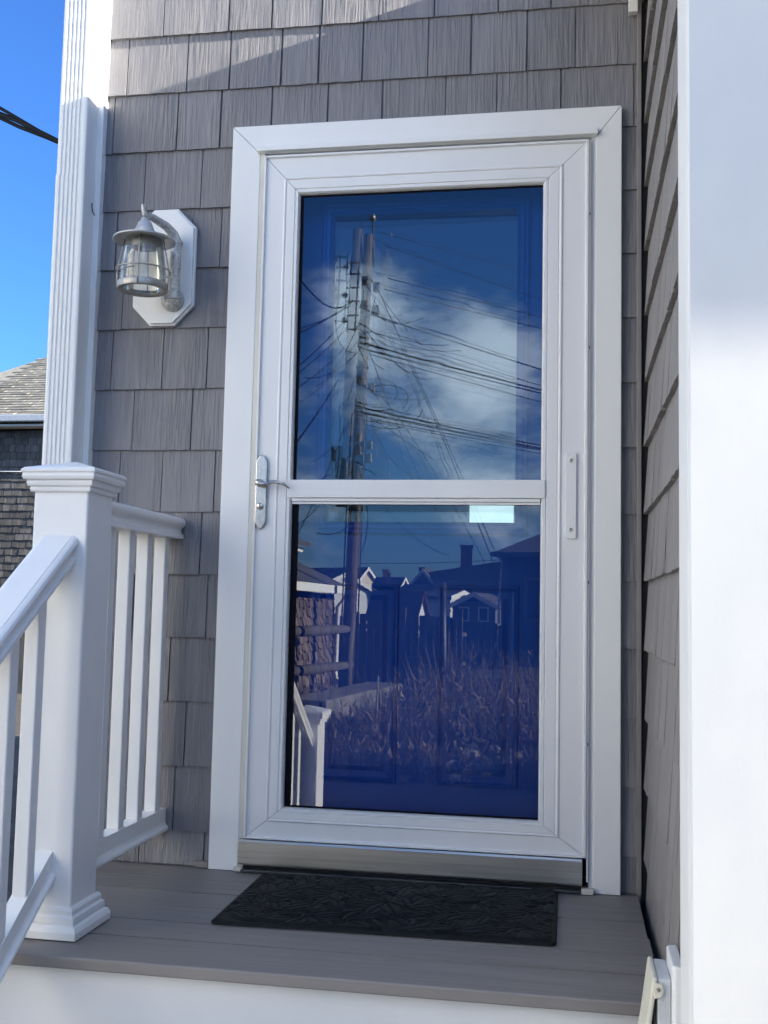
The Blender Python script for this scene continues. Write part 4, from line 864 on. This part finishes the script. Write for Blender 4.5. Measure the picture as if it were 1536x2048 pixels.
# ---- privacy fence of boards across the back of the yard
pf = empty('board_fence', (-2.0, -17.6, GZ)); tag(pf, 'tall dark board fence in shade across the back of the mirrored yard', 'fence')
def pfp(o):
    o.parent = pf; o.matrix_parent_inverse = Matrix.Translation((2.0, 17.6, -GZ)); return o
x = -3.3; rb = random.Random(8)
while x < -1.15:
    pfp(MB().box(x, x+0.135, -17.62, -17.598, GZ, 0.60-0.02*(x+3)+rb.uniform(-0.015, 0.015)).build('board', 'fence_wood')); x += 0.145
for z in (-0.4, 0.3): pfp(MB().box(-3.3, -1.1, -17.66, -17.622, z, z+0.09).build('rail', 'fence_wood'))
for x in (-2.2, -1.12): pfp(MB().box(x, x+0.10, -17.596, -17.5, GZ, 0.72).build('post', 'fence_wood'))
q0, q1 = rf(880, 1246, y=-24), rf(1010, 1252, y=-24); x = q0.x
while x < q1.x:
    pfp(MB().box(x, x+0.15, -24.02, -24.0, GZ, q0.z+rb.uniform(-0.03, 0.03)).build('board', 'fence_wood')); x += 0.16
# ---- pale picket panel, sunlit
pk = empty('picket_panel', (-1.15, -19, GZ)); tag(pk, 'pale sunlit picket panel leaning above the weeds in the reflection', 'fence')
c0, c1 = rf(893, 1252, y=-19), rf(915, 1262, y=-19.6)
for i in range(7):
    t = i/6; p = c0.lerp(c1, t); q = MB().box(-0.045, 0.045, -0.012, 0.012, 0, p.z-GZ).build('picket', 'fence_pale'); kid(pk, q); q.location = (p.x+1.15, p.y+19, 0); q.rotation_euler = (0, 0, R(-50))
for z in (0.3, 0.9):
    q = MB().box(-0.38, 0.38, 0.013, 0.045, z, z+0.08).build('rail', 'fence_wood', pk); q.location = ((c0.x+c1.x)/2+1.15, (c0.y+c1.y)/2+19, 0); q.rotation_euler = (0, 0, R(-50))
# ---- tall dark post, leaning stake, concrete kerb
p = rf(884, 1420, z=GZ); pz = rf(880, 1165, y=p.y)
tag(MB().tube([p-Vector((0, 0, 0.2)), Vector((p.x, p.y, 0.1)), Vector((p.x-0.02, p.y, pz.z))], [0.055, 0.052, 0.05], 10).build('yard_post', 'metal_dark'), 'tall dark post rising from the weeds in the middle of the reflection', 'post')
p = rf(748, 1480, z=GZ); q = rf(756, 1352, y=p.y)
tag(MB().tube([p-Vector((0, 0, 0.1)), p.lerp(q, 0.5)+Vector((0.006, 0, 0)), q], [0.016, 0.014, 0.011], 7).build('garden_stake', 'fence_pale'), 'thin pale wooden stake leaning beside the mirrored kerb', 'stake')
ka, kb = Vector((-2.15, -10.6, 0)), Vector((-1.72, -14.2, 0))
kd = (kb-ka).normalized(); kn = Vector((-kd.y, kd.x, 0))
kerb = MB().add([tuple(v) for v in (*[c+Vector((0, 0, GZ-0.05)) for c in (ka-kn*0.5, ka+kn*0.12, kb+kn*0.12, kb-kn*0.5)], *[c+Vector((0, 0, GZ+0.28)) for c in (ka-kn*0.5, ka+kn*0.10, kb+kn*0.10, kb-kn*0.5)])],
                [(3, 2, 1, 0), (4, 5, 6, 7), (0, 1, 5, 4), (1, 2, 6, 5), (2, 3, 7, 6), (3, 0, 4, 7)])
tag(kerb.build('concrete_ledge', 'concrete', None, 0.02), 'low concrete ledge beside the weeds in the reflection', 'ledge')
# ---- stones
rst = random.Random(14)
def stone_mesh(sd):
    r_ = random.Random(sd); bm = bmesh.new(); bmesh.ops.create_icosphere(bm, subdivisions=2, radius=1)
    a, b, c = [Vector((r_.uniform(-2, 2), r_.uniform(-2, 2), r_.uniform(-2, 2))) for _ in range(3)]
    for v in bm.verts: v.co *= 1+0.13*math.sin(v.co.dot(a))+0.10*math.sin(v.co.dot(b)*1.7)+0.05*math.sin(v.co.dot(c)*3)
    me = bpy.data.meshes.new('stone'); bm.to_mesh(me); bm.free(); me.materials.append(M['stone'])
    for pl in me.polygons: pl.use_smooth = True
    return me
SM = [stone_mesh(i) for i in range(4)]
for i in range(22):
    px, py = rst.uniform(905, 1015), rst.uniform(1455, 1565)
    p = rf(px, py, z=GZ+0.05); s_ = rst.uniform(0.03, 0.085)
    o = bpy.data.objects.new('stone', SM[i % 4]); COL.objects.link(o); o.location = (p.x, p.y, GZ+s_*0.4); o.scale = (s_*rst.uniform(0.8, 1.5), s_, s_*rst.uniform(0.6, 0.9)); o.rotation_euler = (rst.uniform(-.3, .3), rst.uniform(-.3, .3), rst.uniform(0, 6))
    tag(o, 'rounded tan stone in the rubble among the mirrored weeds', 'stone', 'stones in the rubble')
# ---- dry weeds
wm = MB(); rg = random.Random(31)
def stem(x, y, h, lean, r):
    q = rg.uniform(0, 6.28); dx, dy = math.cos(q)*lean, math.sin(q)*lean
    a = Vector((x, y, GZ-0.02)); b = a+Vector((dx*0.4, dy*0.4, h*0.55)); c = a+Vector((dx*1.3, dy*1.3, h))
    vs = []
    for p_, rr_ in ((a, r), (b, r*0.8), (c, r*0.35)):
        for k in range(3): vs.append((p_.x+rr_*math.cos(k*2.094+q), p_.y+rr_*math.sin(k*2.094+q), p_.z))
    wm.add(vs, [(k+3*l, (k+1) % 3+3*l, (k+1) % 3+3*(l+1), k+3*(l+1)) for l in (0, 1) for k in range(3)])
    for _ in range(rg.choice((1, 2, 4))):                           # twigs and curled leaves
        t = rg.uniform(0.2, 0.95); p_ = a.lerp(c, t); qq = rg.uniform(0, 6.28); ln = rg.uniform(0.05, 0.2)*min(1, h+0.25); e_ = p_+Vector((math.cos(qq)*ln, math.sin(qq)*ln, rg.uniform(-0.05, 0.14)))
        w_ = rg.uniform(0.003, 0.016); n_ = Vector((-math.sin(qq), math.cos(qq), 0.5))*w_
        wm.add([p_-n_*0.3, p_.lerp(e_, 0.5)-n_, e_, p_.lerp(e_, 0.5)+n_], [(0, 1, 2, 3)])
for i in range(5200):
    y = -6.2-10.8*rg.random()**1.25
    xl = -2.0 if y < -9.6 else -1.6; x = rg.uniform(xl, 1.9)
    if y < -10 and -2.7 < x < -1.55-(-y-10)*-0.02: continue
    if -0.35 < x < 0.55 and y > -8.9 and rg.random() < 0.6: continue
    big = x > -1.1-0.1*(-y-8) and y < -8.2
    h = rg.uniform(0.06, 0.3) if not big else (rg.uniform(0.1, 0.45) if rg.random() < 0.85 else rg.uniform(0.4, 0.95))
    if y > -8.2: h *= 0.6
    stem(x, y, h, rg.uniform(0.02, 0.42), rg.uniform(0.004, 0.010))
for i in range(500): stem(rg.uniform(-3.3, -1.9), rg.uniform(-13.8, -9), rg.uniform(0.05, 0.3), rg.uniform(0.02, 0.15), 0.004)
tag(wm.build('dry_weeds', 'weed'), 'tangle of dry brown weeds filling the mirrored yard', 'weeds', kind='stuff')
# gravel against the shed
gm_ = MB(); 
for i in range(900):
    x, y, s_ = rg.uniform(-3.35, -2.3), rg.uniform(-16.5, -10.5), rg.uniform(0.015, 0.05); q = rg.uniform(0, 3)
    vs = [(x+s_*math.cos(q+k*1.571)*rg.uniform(.7, 1.2), y+s_*math.sin(q+k*1.571)*rg.uniform(.7, 1.2), GZ+0.0) for k in range(4)]+[(x+rg.uniform(-.3, .3)*s_, y, GZ+0.035+s_*0.8)]
    gm_.add(vs, [(0, 1, 4), (1, 2, 4), (2, 3, 4), (3, 0, 4)])
tag(gm_.build('gravel', 'stone'), 'loose gravel at the foot of the mirrored shed', 'gravel', kind='stuff')
